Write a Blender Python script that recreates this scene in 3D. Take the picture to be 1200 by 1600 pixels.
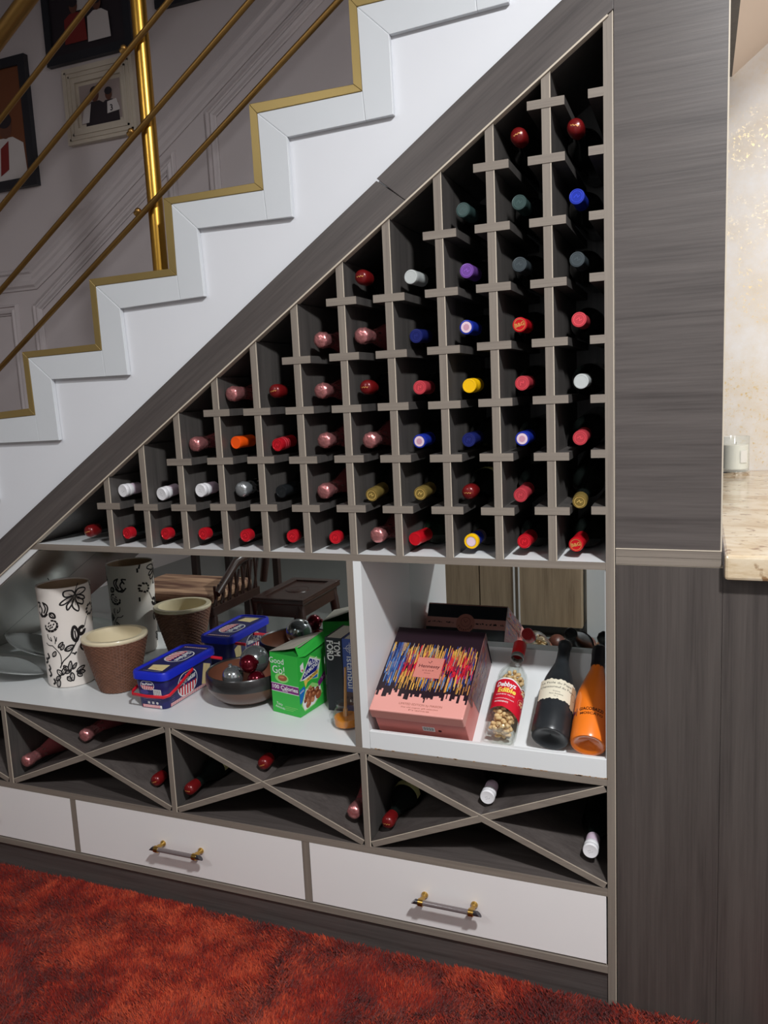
import bpy, bmesh, math, random
import numpy as np
from mathutils import Vector, Matrix
from mathutils.geometry import tessellate_polygon
random.seed(7)
rng = np.random.default_rng(5)
scene = bpy.context.scene
COL = scene.collection
for o in list(bpy.data.objects):
    bpy.data.objects.remove(o)

# ------------------------------------------------------------------ camera
F_PX = 1240.0
RCW = np.array([[0.9303507466413038, 0.36374614444404724, -0.04621937500692726],
                [0.01064303016216632, -0.15278737717253832, -0.9882017725574566],
                [-0.36651632178241106, 0.9188823427288144, -0.14601721161652587]])   # rows: right, down, forward
CAM = np.array([0.1645053622481004, -1.6523890004409612, 0.2581112916030483 + 1.107598190453171])
cam_data = bpy.data.cameras.new('camera')
cam = bpy.data.objects.new('camera', cam_data)
COL.objects.link(cam)
M = Matrix.Identity(4)
for i in range(3):
    M[i][0] = RCW[0][i]; M[i][1] = -RCW[1][i]; M[i][2] = -RCW[2][i]; M[i][3] = CAM[i]
cam.matrix_world = M
cam_data.sensor_fit = 'AUTO'
cam_data.sensor_width = 36.0
cam_data.lens = F_PX / 1600.0 * 36.0
cam_data.clip_start = 0.02
scene.camera = cam

def U(u, v, x=None, y=None, z=None):
    """measured photo point -> world point on a known plane"""
    d = np.array([(u - 600) / F_PX, (v - 800) / F_PX, 1.0]) @ RCW
    for i, t in enumerate((x, y, z)):
        if t is not None:
            return Vector(CAM + d * ((t - CAM[i]) / d[i]))

# ------------------------------------------------------------------ world, lights, exposure
world = bpy.data.worlds.new('world'); scene.world = world
world.use_nodes = True
world.node_tree.nodes['Background'].inputs[0].default_value = (0.8, 0.85, 1.0, 1)
world.node_tree.nodes['Background'].inputs[1].default_value = 0.05
vs = scene.view_settings
vs.view_transform = 'Standard'; vs.look = 'None'; vs.gamma = 1.0; vs.use_curve_mapping = False
vs.exposure = 0.0
scene.cycles.max_bounces = 8
scene.cycles.transparent_max_bounces = 24
scene.cycles.use_denoising = True
scene.cycles.sample_clamp_indirect = 4.0

def area(name, loc, target, size, power, color, shape='DISK'):
    l = bpy.data.lights.new(name, 'AREA'); l.shape = shape; l.size = size; l.energy = power; l.color = color
    o = bpy.data.objects.new(name, l); COL.objects.link(o); o.location = loc
    o.rotation_euler = (Vector(target) - Vector(loc)).to_track_quat('-Z', 'Y').to_euler()
    return o
area('ceiling_lamp', (0.78, -1.60, 2.93), (0.78, -1.60, 0), 0.20, 110, (0.96, 0.98, 1.0))
area('room_fill', (-1.7, -2.7, 2.93), (-1.7, -2.7, 0), 0.8, 28, (0.97, 0.98, 1.0))  # added fill without a fixture, lifts the ambient light on the left
area('bar_fill', (1.25, 0.55, 2.05), (0.4, 1.5, 1.1), 0.15, 10, (1.0, 0.95, 0.90))  # added light without a fixture, brightens the wallpaper and soffit over the counter

# ------------------------------------------------------------------ materials
def new_mat(name):
    m = bpy.data.materials.new(name); m.use_nodes = True
    return m, m.node_tree, m.node_tree.nodes['Principled BSDF']

def srgb(r, g, b):
    f = lambda c: (c / 255 / 12.92) if c / 255 <= 0.04045 else ((c / 255 + 0.055) / 1.055) ** 2.4
    return (f(r), f(g), f(b))

MATS = {}
def mat(name, rgb, rough=0.5, metal=0.0, spec=0.5, coat=0.0, noise=0.0, nscale=20.0, bump=0.0, trans=0.0, ior=1.45, emit=None):
    if name in MATS: return MATS[name]
    m, nt, b = new_mat(name)
    b.inputs['Base Color'].default_value = (*rgb, 1)
    b.inputs['Roughness'].default_value = rough
    b.inputs['Metallic'].default_value = metal
    b.inputs['Specular IOR Level'].default_value = spec
    b.inputs['Coat Weight'].default_value = coat
    b.inputs['Coat Roughness'].default_value = 0.08
    b.inputs['Transmission Weight'].default_value = trans
    b.inputs['IOR'].default_value = ior
    if noise or bump:
        tc = nt.nodes.new('ShaderNodeTexCoord')
        n = nt.nodes.new('ShaderNodeTexNoise'); n.inputs['Scale'].default_value = nscale; n.inputs['Detail'].default_value = 5
        nt.links.new(tc.outputs['Object'], n.inputs['Vector'])
        if noise:
            mx = nt.nodes.new('ShaderNodeMix'); mx.data_type = 'RGBA'
            mx.inputs['A'].default_value = (*[c * (1 - noise) for c in rgb], 1)
            mx.inputs['B'].default_value = (*[min(1, c * (1 + noise)) for c in rgb], 1)
            nt.links.new(n.outputs['Fac'], mx.inputs['Factor'])
            nt.links.new(mx.outputs['Result'], b.inputs['Base Color'])
        if bump:
            bp = nt.nodes.new('ShaderNodeBump'); bp.inputs['Strength'].default_value = bump; bp.inputs['Distance'].default_value = 0.004
            nt.links.new(n.outputs['Fac'], bp.inputs['Height']); nt.links.new(bp.outputs['Normal'], b.inputs['Normal'])
    if emit:
        b.inputs['Emission Color'].default_value = (*emit[0], 1); b.inputs['Emission Strength'].default_value = emit[1]
    MATS[name] = m
    return m

def thin_glass(name, tint=(1, 1, 1), frost=0.0, rough=0.02):
    """thin-walled clear glass: clear with a Fresnel reflection, optionally a little frosted"""
    if name in MATS: return MATS[name]
    m = bpy.data.materials.new(name); m.use_nodes = True; nt = m.node_tree
    nt.nodes.remove(nt.nodes['Principled BSDF']); out = nt.nodes['Material Output']
    tr = nt.nodes.new('ShaderNodeBsdfTransparent'); tr.inputs[0].default_value = (*tint, 1)
    gl = nt.nodes.new('ShaderNodeBsdfGlossy'); gl.inputs['Roughness'].default_value = rough
    fr = nt.nodes.new('ShaderNodeLayerWeight'); fr.inputs['Blend'].default_value = 0.5
    pw = nt.nodes.new('ShaderNodeMath'); pw.operation = 'POWER'; pw.inputs[1].default_value = 3.5; nt.links.new(fr.outputs['Facing'], pw.inputs[0])
    ma = nt.nodes.new('ShaderNodeMath'); ma.operation = 'MULTIPLY_ADD'; ma.inputs[1].default_value = 0.55; ma.inputs[2].default_value = 0.035; nt.links.new(pw.outputs[0], ma.inputs[0])
    mx = nt.nodes.new('ShaderNodeMixShader'); nt.links.new(ma.outputs[0], mx.inputs[0]); nt.links.new(gl.outputs[0], mx.inputs[2])
    if frost:
        df = nt.nodes.new('ShaderNodeBsdfDiffuse'); df.inputs[0].default_value = (.92, .94, .93, 1)
        m2 = nt.nodes.new('ShaderNodeMixShader'); m2.inputs[0].default_value = frost
        nt.links.new(tr.outputs[0], m2.inputs[1]); nt.links.new(df.outputs[0], m2.inputs[2]); nt.links.new(m2.outputs[0], mx.inputs[1])
    else: nt.links.new(tr.outputs[0], mx.inputs[1])
    nt.links.new(mx.outputs[0], out.inputs[0]); MATS[name] = m
    return m

def wood(name, dark, light, axis, rough=0.42, stretch=28.0, rot=None, fine=1.0):
    """streaked laminate; axis = grain direction in world space"""
    m, nt, b = new_mat(name)
    g = nt.nodes.new('ShaderNodeNewGeometry')
    mp = nt.nodes.new('ShaderNodeMapping')
    if rot: mp.inputs['Rotation'].default_value = rot
    sc = [stretch, stretch, stretch]; sc['xyz'.index(axis)] = 1.3
    mp2 = nt.nodes.new('ShaderNodeMapping'); mp2.inputs['Scale'].default_value = sc
    nt.links.new(g.outputs['Position'], mp.inputs['Vector']); nt.links.new(mp.outputs['Vector'], mp2.inputs['Vector'])
    n1 = nt.nodes.new('ShaderNodeTexNoise'); n1.inputs['Scale'].default_value = 1.0; n1.inputs['Detail'].default_value = 6; n1.inputs['Roughness'].default_value = 0.65
    n1.inputs['Distortion'].default_value = 0.35
    mp3 = nt.nodes.new('ShaderNodeMapping'); sc2 = [stretch * 7] * 3; sc2['xyz'.index(axis)] = 6.0; mp3.inputs['Scale'].default_value = sc2
    nt.links.new(mp.outputs['Vector'], mp3.inputs['Vector'])
    n2 = nt.nodes.new('ShaderNodeTexNoise'); n2.inputs['Scale'].default_value = 1.0; n2.inputs['Detail'].default_value = 3
    nt.links.new(mp2.outputs['Vector'], n1.inputs['Vector']); nt.links.new(mp3.outputs['Vector'], n2.inputs['Vector'])
    ad = nt.nodes.new('ShaderNodeMath'); ad.operation = 'MULTIPLY_ADD'; ad.inputs[1].default_value = 0.45 * fine
    nt.links.new(n2.outputs['Fac'], ad.inputs[0]); nt.links.new(n1.outputs['Fac'], ad.inputs[2])
    rp = nt.nodes.new('ShaderNodeValToRGB')
    rp.color_ramp.elements[0].position = 0.40; rp.color_ramp.elements[0].color = (*dark, 1)
    rp.color_ramp.elements[1].position = 0.92; rp.color_ramp.elements[1].color = (*light, 1)
    e = rp.color_ramp.elements.new(0.66); e.color = (*[(a * 0.42 + c * 0.58) for a, c in zip(dark, light)], 1)
    nt.links.new(ad.outputs[0], rp.inputs['Fac'])
    nt.links.new(rp.outputs['Color'], b.inputs['Base Color'])
    b.inputs['Roughness'].default_value = rough
    bp = nt.nodes.new('ShaderNodeBump'); bp.inputs['Strength'].default_value = 0.12; bp.inputs['Distance'].default_value = 0.002
    nt.links.new(n2.outputs['Fac'], bp.inputs['Height']); nt.links.new(bp.outputs['Normal'], b.inputs['Normal'])
    MATS[name] = m
    return m

GD, GL = srgb(54, 48, 46), srgb(90, 83, 80)
W_H = wood('grey_oak_horizontal', GD, GL, 'x')
W_V = wood('grey_oak_vertical', GD, srgb(82, 75, 71), 'z', stretch=34)
W_D = wood('grey_oak_depth', srgb(56, 53, 52), srgb(84, 80, 77), 'z')
W_S = wood('grey_oak_sloping', srgb(54, 49, 48), srgb(90, 83, 80), 'x', rot=(0, math.radians(34), 0))
W_E = wood('edge_band', srgb(108, 98, 90), srgb(136, 126, 115), 'x', stretch=60, rough=0.5)
W_EV = wood('edge_band_upright', srgb(108, 98, 90), srgb(136, 126, 115), 'z', stretch=60, rough=0.5)
EDGE_LIGHT = mat('edge_light', srgb(196, 184, 166), 0.5)
WHITE = mat('white_melamine', srgb(224, 226, 226), 0.35, noise=0.03, nscale=3)
DRAWER = mat('drawer_white', srgb(236, 232, 230), 0.3, coat=0.2, noise=0.02, nscale=4)
PAINT = mat('white_paint', srgb(222, 223, 227), 0.5, noise=0.02, nscale=5, bump=0.03)
TRIMW = mat('white_trim_paint', srgb(208, 211, 214), 0.45, noise=0.03, nscale=9, bump=0.04)
WALLP = mat('stairwell_paint', srgb(196, 186, 186), 0.6, noise=0.03, nscale=4)
GOLDSTRIP = mat('gold_strip', srgb(168, 145, 92), 0.42, metal=0.75, noise=0.08, nscale=8)
BRASS = mat('brass', srgb(196, 150, 66), 0.31, metal=1.0)
BRASS2 = mat('brass_dull', srgb(150, 116, 66), 0.42, metal=1.0)
MIRROR = mat('mirror_glass', (0.80, 0.84, 0.82), 0.0, metal=1.0)
BLACK = mat('black_ink', (0.006, 0.006, 0.007), 0.45)
INKW = mat('white_ink', (0.80, 0.80, 0.80), 0.5)

# ------------------------------------------------------------------ mesh builder
def wm(o):
    return (wm(o.parent) @ o.matrix_basis) if o.parent else o.matrix_basis.copy()
class MB:
    def __init__(s): s.v = []; s.f = []; s.m = []
    def add(s, vs, fs, mi=0, T=None):
        b = len(s.v)
        s.v += [tuple(T @ Vector(v)) if T else tuple(v) for v in vs]
        s.f += [tuple(i + b for i in f) for f in fs]
        s.m += [mi] * len(fs)
        return s
    def box(s, a, b, mi=0, T=None):
        x0, y0, z0 = a; x1, y1, z1 = b
        vs = [(x0, y0, z0), (x1, y0, z0), (x1, y1, z0), (x0, y1, z0), (x0, y0, z1), (x1, y0, z1), (x1, y1, z1), (x0, y1, z1)]
        return s.add(vs, [(0, 3, 2, 1), (4, 5, 6, 7), (0, 1, 5, 4), (1, 2, 6, 5), (2, 3, 7, 6), (3, 0, 4, 7)], mi, T)
    def prism(s, pts, y0, y1, mi=0, T=None, pts_back=None):
        """polygon in x,z extruded along y"""
        n = len(pts)
        area2 = sum(pts[i][0] * pts[(i + 1) % n][1] - pts[(i + 1) % n][0] * pts[i][1] for i in range(n))
        pb = pts_back or pts
        if area2 < 0: pts = pts[::-1]; pb = pb[::-1]
        vs = [(p[0], y0, p[1]) for p in pts] + [(p[0], y1, p[1]) for p in pb]
        tri = tessellate_polygon([[Vector((p[0], p[1], 0)) for p in pts]])
        fs = []
        for t in tri:
            a, b, c = t
            cr = (pts[b][0] - pts[a][0]) * (pts[c][1] - pts[a][1]) - (pts[b][1] - pts[a][1]) * (pts[c][0] - pts[a][0])
            if cr < 0: a, b, c = a, c, b
            fs.append((a, b, c)); fs.append((a + n, c + n, b + n))
        for i in range(n):
            j = (i + 1) % n
            fs.append((i, i + n, j + n, j))
        return s.add(vs, fs, mi, T)
    def lathe(s, prof, seg=32, mi=0, T=None, cap0=True, cap1=True, sx=1.0, sy=1.0, rfun=None, mfun=None):
        vs = []; fs = []; ms = []
        n = len(prof)
        for k, (r, z) in enumerate(prof):
            for i in range(seg):
                a = 2 * math.pi * i / seg
                rr = r if not rfun else rfun(r, z, a, k)
                vs.append((rr * math.cos(a) * sx, rr * math.sin(a) * sy, z))
        for k in range(n - 1):
            for i in range(seg):
                j = (i + 1) % seg
                fs.append((k * seg + i, k * seg + j, (k + 1) * seg + j, (k + 1) * seg + i))
                ms.append(mfun(k, i) if mfun else mi)
        if cap0 and prof[0][0] > 1e-6: fs.append(tuple(range(seg))[::-1]); ms.append(mi)
        if cap1 and prof[-1][0] > 1e-6: fs.append(tuple((n - 1) * seg + i for i in range(seg))); ms.append(mi)
        b = len(s.v)
        s.v += [tuple(T @ Vector(v)) if T else v for v in vs]
        s.f += [tuple(i + b for i in f) for f in fs]; s.m += ms
        return s
    def tube(s, pts, r, seg=10, mi=0, caps=True, flat=None):
        pts = [Vector(p) for p in pts]; n = len(pts)
        rs = r if isinstance(r, (list, tuple)) else [r] * n
        vs = []; fs = []
        up = None
        for k in range(n):
            t = (pts[min(k + 1, n - 1)] - pts[max(k - 1, 0)]).normalized()
            if up is None:
                up = Vector((0, 0, 1)) if abs(t.z) < 0.9 else Vector((1, 0, 0))
            a = t.cross(up)
            if a.length < 1e-5: a = t.cross(Vector((0, 1, 0)))
            a.normalize(); b2 = a.cross(t).normalized(); up = b2
            for i in range(seg):
                an = 2 * math.pi * i / seg
                fx, fy = (1, 1) if not flat else flat
                vs.append(pts[k] + a * (math.cos(an) * rs[k] * fx) + b2 * (math.sin(an) * rs[k] * fy))
        for k in range(n - 1):
            for i in range(seg):
                j = (i + 1) % seg
                fs.append((k * seg + i, k * seg + j, (k + 1) * seg + j, (k + 1) * seg + i))
        if caps:
            fs.append(tuple(range(seg))[::-1]); fs.append(tuple((n - 1) * seg + i for i in range(seg)))
        return s.add(vs, fs, mi)
    def ball(s, c, r, seg=16, rings=10, mi=0, sc=(1, 1, 1), T=None):
        prof = [(max(1e-5, r * math.sin(math.pi * k / rings)), -r * math.cos(math.pi * k / rings)) for k in range(rings + 1)]
        TT = Matrix.Translation(c) @ Matrix.Diagonal((*sc, 1))
        if T: TT = T @ TT
        return s.lathe(prof, seg, mi, TT, cap0=False, cap1=False)
    def build(s, name, mats, parent=None, smooth=None, bevel=None, local=True):
        me = bpy.data.meshes.new(name)
        if not isinstance(mats, (list, tuple)): mats = [mats]
        v = s.v
        if parent is not None and local:
            inv = wm(parent).inverted()
            v = [tuple(inv @ Vector(p)) for p in v]
        me.from_pydata(v, [], s.f)
        for m in mats: me.materials.append(m)
        if len(mats) > 1: me.polygons.foreach_set('material_index', s.m)
        me.validate(); me.update()
        if smooth is not None:
            me.shade_smooth(); me.set_sharp_from_angle(angle=math.radians(smooth))
        o = bpy.data.objects.new(name, me); COL.objects.link(o)
        if parent is not None: o.parent = parent
        if bevel:
            md = o.modifiers.new('bevel', 'BEVEL'); md.width = bevel; md.segments = 2; md.limit_method = 'ANGLE'; md.angle_limit = math.radians(40)
        return o

def empty(name, loc=(0, 0, 0), mtx=None):
    o = bpy.data.objects.new(name, None); COL.objects.link(o)
    o.empty_display_size = 0.05
    o.matrix_basis = mtx if mtx is not None else Matrix.Translation(loc)
    return o
def tag(o, label, cat, group=None, kind=None):
    if label: o['label'] = label
    if cat: o['category'] = cat
    if group: o['group'] = group
    if kind: o['kind'] = kind
    return o
def thing(name, label, cat, loc=(0, 0, 0), group=None, mtx=None):
    return tag(empty(name, loc, mtx), label, cat, group)
def struct(o, label=None):
    o['kind'] = 'structure'
    if label: o['label'] = label
    return o
def copy_tree(o, parent=None):
    c = o.copy(); COL.objects.link(c)
    if parent is not None:
        c.parent = parent; c.matrix_parent_inverse = o.matrix_parent_inverse
    for ch in [x for x in o.children]: copy_tree(ch, c)
    return c
def frame(origin, ux, uy):
    ux = Vector(ux).normalized(); uy = Vector(uy).normalized(); n = ux.cross(uy).normalized()
    m = Matrix.Identity(4)
    for i in range(3): m[i][0] = ux[i]; m[i][1] = uy[i]; m[i][2] = n[i]; m[i][3] = origin[i]
    return m

# flat print: lettering and marks, mapped on planes or cylinders
_tc = {}
def text_geo(s, bold=0.0):
    k = (s, bold)
    if k not in _tc:
        c = bpy.data.curves.new('t', 'FONT'); c.body = s; c.size = 1.0; c.align_x = 'CENTER'; c.align_y = 'CENTER'; c.offset = bold; c.resolution_u = 3
        o = bpy.data.objects.new('t', c)
        me = o.to_mesh()
        _tc[k] = ([(v.co.x, v.co.y) for v in me.vertices], [tuple(p.vertices) for p in me.polygons])
        o.to_mesh_clear(); bpy.data.objects.remove(o); bpy.data.curves.remove(c)
    return _tc[k]
class Print:
    def __init__(s, fmap, step=0.0003):
        s.f = fmap; s.mb = MB(); s.mats = []; s.step = step
    def mi(s, m):
        if m not in s.mats: s.mats.append(m)
        return s.mats.index(m)
    def poly(s, pts, m, lay=1):
        pts = list(pts); n = len(pts)
        tri = tessellate_polygon([[Vector((p[0], p[1], 0)) for p in pts]])
        fs = []
        for a, b, c in tri:
            cr = (pts[b][0] - pts[a][0]) * (pts[c][1] - pts[a][1]) - (pts[b][1] - pts[a][1]) * (pts[c][0] - pts[a][0])
            fs.append((a, b, c) if cr > 0 else (a, c, b))
        s.mb.add([s.f(p[0], p[1], lay * s.step) for p in pts], fs, s.mi(m))
    def rect(s, x0, y0, x1, y1, m, lay=1, nx=1, ny=1):
        for i in range(nx):
            for j in range(ny):
                a = x0 + (x1 - x0) * i / nx; b = x0 + (x1 - x0) * (i + 1) / nx
                c = y0 + (y1 - y0) * j / ny; d = y0 + (y1 - y0) * (j + 1) / ny
                s.mb.add([s.f(a, c, lay * s.step), s.f(b, c, lay * s.step), s.f(b, d, lay * s.step), s.f(a, d, lay * s.step)], [(0, 1, 2, 3)], s.mi(m))
    def ell(s, cx, cy, rx, ry, m, lay=1, n=20, rot=0.0):
        c, d = math.cos(rot), math.sin(rot)
        s.poly([(cx + rx * math.cos(t) * c - ry * math.sin(t) * d, cy + rx * math.cos(t) * d + ry * math.sin(t) * c) for t in [2 * math.pi * i / n for i in range(n)]], m, lay)
    def line(s, pts, w, m, lay=1, closed=False):
        pts = list(pts)
        if closed: pts.append(pts[0])
        for k in range(len(pts) - 1):
            (x0, y0), (x1, y1) = pts[k], pts[k + 1]
            wa = w[k] if isinstance(w, (list, tuple)) else w
            wb = w[k + 1] if isinstance(w, (list, tuple)) else w
            L = math.hypot(x1 - x0, y1 - y0) or 1e-9
            nx, ny = -(y1 - y0) / L, (x1 - x0) / L; ex, ey = (x1 - x0) / L * wa * .25, (y1 - y0) / L * wa * .25
            s.mb.add([s.f(x0 - ex - nx * wa / 2, y0 - ey - ny * wa / 2, lay * s.step), s.f(x1 + ex - nx * wb / 2, y1 + ey - ny * wb / 2, lay * s.step),
                      s.f(x1 + ex + nx * wb / 2, y1 + ey + ny * wb / 2, lay * s.step), s.f(x0 - ex + nx * wa / 2, y0 - ey + ny * wa / 2, lay * s.step)], [(0, 1, 2, 3)], s.mi(m))
    def text(s, t, cx, cy, size, m, lay=2, rot=0.0, bold=0.0, sx=1.0, width=None, shear=0.0):
        vs, fs = text_geo(t, bold)
        if width:
            w = max(v[0] for v in vs) - min(v[0] for v in vs); sx = width / (w * size)
        c, d = math.cos(rot), math.sin(rot)
        out = []
        for x, y in vs:
            x = (x * sx + shear * y) * size; y = y * size
            out.append(s.f(cx + x * c - y * d, cy + x * d + y * c, lay * s.step))
        s.mb.add(out, fs, s.mi(m))
    def build(s, name, parent=None, local=True):
        return s.mb.build(name, s.mats, parent, local=local)
def plane_map(origin, ux, uy):
    ux = Vector(ux).normalized(); uy = Vector(uy).normalized(); n = ux.cross(uy).normalized(); o = Vector(origin)
    return lambda u, v, h: o + ux * u + uy * v + n * h

# ------------------------------------------------------------------ structure: room shell
def sbox(name, a, b, m):
    return struct(MB().box(a, b).build(name, m))
FLOORM = mat('grey_floor_tile', srgb(104, 106, 104), 0.25, noise=0.04, nscale=2)
sbox('floor', (-4.2, -4.2, -0.08), (2.2, 1.7, -0.03), FLOORM)
sbox('wall_back', (-4.2, 0.95, -0.03), (0.17, 1.02, 4.3), WALLP)
sbox('wall_left', (-4.25, -4.2, -0.03), (-4.2, 1.0, 4.3), WALLP)
sbox('wall_right', (2.2, -4.2, -0.03), (2.25, 1.7, 4.3), WALLP)
ROOMW = mat('room_wall_paint', srgb(150, 148, 144), 0.6)
sbox('wall_front', (-4.2, -4.25, -0.03), (2.2, -4.2, 4.3), ROOMW)
CEILM = mat('ceiling_paint', srgb(236, 234, 230), 0.6)
sbox('ceiling', (-4.2, -4.2, 3.0), (2.2, -0.12, 3.06), CEILM)
sbox('ceiling_stairwell', (-4.2, -0.12, 4.3), (2.2, 1.7, 4.36), CEILM)

# patterned wall beyond the bar counter
m, nt, b = new_mat('gold_fleck_wallpaper')
tc = nt.nodes.new('ShaderNodeNewGeometry')
n1 = nt.nodes.new('ShaderNodeTexNoise'); n1.inputs['Scale'].default_value = 5.5; n1.inputs['Detail'].default_value = 8; n1.inputs['Roughness'].default_value = 0.7
n2 = nt.nodes.new('ShaderNodeTexNoise'); n2.inputs['Scale'].default_value = 90; n2.inputs['Detail'].default_value = 6; n2.inputs['Roughness'].default_value = 0.75
for n in (n1, n2): nt.links.new(tc.outputs['Position'], n.inputs['Vector'])
r1 = nt.nodes.new('ShaderNodeValToRGB')
r1.color_ramp.elements[0].position = 0.36; r1.color_ramp.elements[0].color = (*srgb(236, 236, 236), 1)
r1.color_ramp.elements[1].position = 0.66; r1.color_ramp.elements[1].color = (*srgb(226, 216, 200), 1)
nt.links.new(n1.outputs['Fac'], r1.inputs['Fac'])
r2 = nt.nodes.new('ShaderNodeValToRGB'); r2.color_ramp.elements[0].position = 0.56; r2.color_ramp.elements[0].color = (0, 0, 0, 1)
r2.color_ramp.elements[1].position = 0.62; r2.color_ramp.elements[1].color = (1, 1, 1, 1)
nt.links.new(n2.outputs['Fac'], r2.inputs['Fac'])
r3 = nt.nodes.new('ShaderNodeValToRGB'); r3.color_ramp.elements[0].position = 0.46; r3.color_ramp.elements[0].color = (0, 0, 0, 1)
r3.color_ramp.elements[1].position = 0.6; r3.color_ramp.elements[1].color = (1, 1, 1, 1)
nt.links.new(n1.outputs['Fac'], r3.inputs['Fac'])
mu = nt.nodes.new('ShaderNodeMath'); mu.operation = 'MULTIPLY'
nt.links.new(r2.outputs['Color'], mu.inputs[0]); nt.links.new(r3.outputs['Color'], mu.inputs[1])
mx = nt.nodes.new('ShaderNodeMix'); mx.data_type = 'RGBA'; mx.inputs['B'].default_value = (*srgb(232, 206, 150), 1)
nt.links.new(mu.outputs[0], mx.inputs['Factor']); nt.links.new(r1.outputs['Color'], mx.inputs['A'])
nt.links.new(mx.outputs['Result'], b.inputs['Base Color'])
mm = nt.nodes.new('ShaderNodeMath'); mm.operation = 'MULTIPLY'; mm.inputs[1].default_value = 0.7
nt.links.new(mu.outputs[0], mm.inputs[0]); nt.links.new(mm.outputs[0], b.inputs['Metallic'])
b.inputs['Roughness'].default_value = 0.4
WALLPAPER = m
sbox('wall_bar', (0.17, 1.53, -0.03), (2.2, 1.6, 4.3), WALLPAPER)
# sloping underside of the upper flight over the bar
SOFF = mat('soffit_paint', srgb(206, 190, 176), 0.6)
sl = 0.777
struct(MB().prism([(0.262, 2.395), (2.1, 2.395 + sl * 1.838), (2.1, 2.395 + sl * 1.838 + .1), (0.262, 2.495)], 0.05, 1.53).build('ceiling_bar', SOFF))
struct(MB().box((0.20, 0.05, 2.395), (0.262, 1.53, 2.42)).build('trim_1', W_D))

# ------------------------------------------------------------------ staircase
stairs = thing('staircase', 'white staircase rising to the right with gold edged treads', 'stairs')
ST = [  # A, a, G, B, b, g, c for each step, top to bottom (B.. = foot of next riser above)
    dict(A=(557.5, 10.7), a=(608, 53.7), G=(544.8, -4)),
    dict(A=(401.8, 177), a=(448.6, 214), G=(389.6, 163), B=(566, 142.6), b=(614.6, 179), g=(552.5, 132), c=(558.6, 183)),
    dict(A=(267.8, 319), a=(308, 357), G=(255.7, 310), B=(411.6, 297), b=(456.7, 338.6), g=(398, 286), c=(407, 343)),
    dict(A=(149.5, 447), a=(187.4, 482), G=(139.8, 436.3), B=(276.3, 430), b=(319, 463), g=(265, 420), c=(273.3, 469.5)),
    dict(A=(44, 559), a=(80.2, 592.8), G=(35.3, 550), B=(159.3, 547.3), b=(200, 586), g=(149.5, 537.5), c=(158, 588.4)),
    dict(B=(55.3, 648.5), b=(92.5, 688), g=(46, 638), c=(53, 688))]
for s in ST:
    for k in list(s):
        w = U(*s[k], y=0.0); s[k] = Vector((w.x, w.z))
up = (ST[0]['A'] - ST[3]['A']) / 3
dn = (ST[1]['A'] - ST[4]['A']) / 3
for k in 'Bbgc': ST[0][k] = ST[1][k] + up
for k in 'AaG': ST[5][k] = ST[4][k] - dn
for i in range(2):
    ST.append({k: ST[-1][k] - dn for k in 'AaGBbgc'})
ST.insert(0, {k: ST[0][k] + up for k in 'AaGBbgc'})
for k in 'AaGBbgc': ST[0][k].x = min(ST[0][k].x, .006)
for s in ST:   # butt joint under the next riser lies on the straight lower edge
    t = (s['B'].x + .004 - s['a'].x) / (s['b'].x - s['a'].x)
    s['c'] = s['a'].lerp(s['b'], t)
n = len(ST)
TH = 0.012
SB = 0.0125   # face of the string board
for i, s in enumerate(ST):
    MB().prism([s['A'], s['B'], s['c'], s['a']], 0.0, TH).build('tread_trim', TRIMW, stairs, bevel=0.0015)
    MB().prism([s['G'], s['g'], s['B'], s['A']], -0.002, TH).build('tread_strip', GOLDSTRIP, stairs, bevel=0.001)
    if i > 0:
        p = ST[i - 1]
        MB().prism([p['A'], s['B'], s['c'], s['b'], p['a']], -0.0006, TH).build('riser_trim', TRIMW, stairs, bevel=0.0015)
        MB().prism([p['G'], p['A'], s['B'], s['g']], -0.002, TH).build('riser_strip', GOLDSTRIP, stairs, bevel=0.001)
# diagonal board edges
DL = [U(*q, y=0.0) for q in ((963, 5), (690, 262), (395, 545), (165, 747), (0, 895))]
lx = np.array([p.x for p in DL]); lz = np.array([p.z for p in DL])
kL, cL = np.polyfit(lx, lz, 1)
def dlow(x): return kL * x + cL
DU1 = [U(*q, y=0.0) for q in ((880, 0), (720, 152.8), (589, 279))]
DU2 = [U(*q, y=0.0) for q in ((585.8, 283), (420, 444.6), (175, 680), (0, 843.8))]
e2 = DU2[-1] + (DU2[-1] - DU2[-2]) * 0.9
e1 = DU1[0] + (DU1[0] - DU1[1]) * 0.35
# stair string (fascia) and steps
prof = []
for i in range(n - 1, -1, -1):
    s = ST[i]; prof += [s['A'], s['B']]
low = [(DU1[0].x, DU1[0].z - .02), (DU1[2].x, DU1[2].z - .03), (DU2[2].x, DU2[2].z - .03), (e2.x, e2.z - .03), (prof[0][0], prof[0][1] - .33)]
MB().prism([(p[0], p[1]) for p in prof] + [(prof[-1][0], prof[-1][1] - .1)] + low, SB, 0.03).build('string_board', PAINT, stairs)
for i, s in enumerate(ST):
    MB().box((s['A'].x - .012, 0.03, s['A'].y - 0.16), (s['B'].x + .03, 0.93, min(s['A'].y, s['B'].y) - .004)).build('step', PAINT, stairs)

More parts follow.
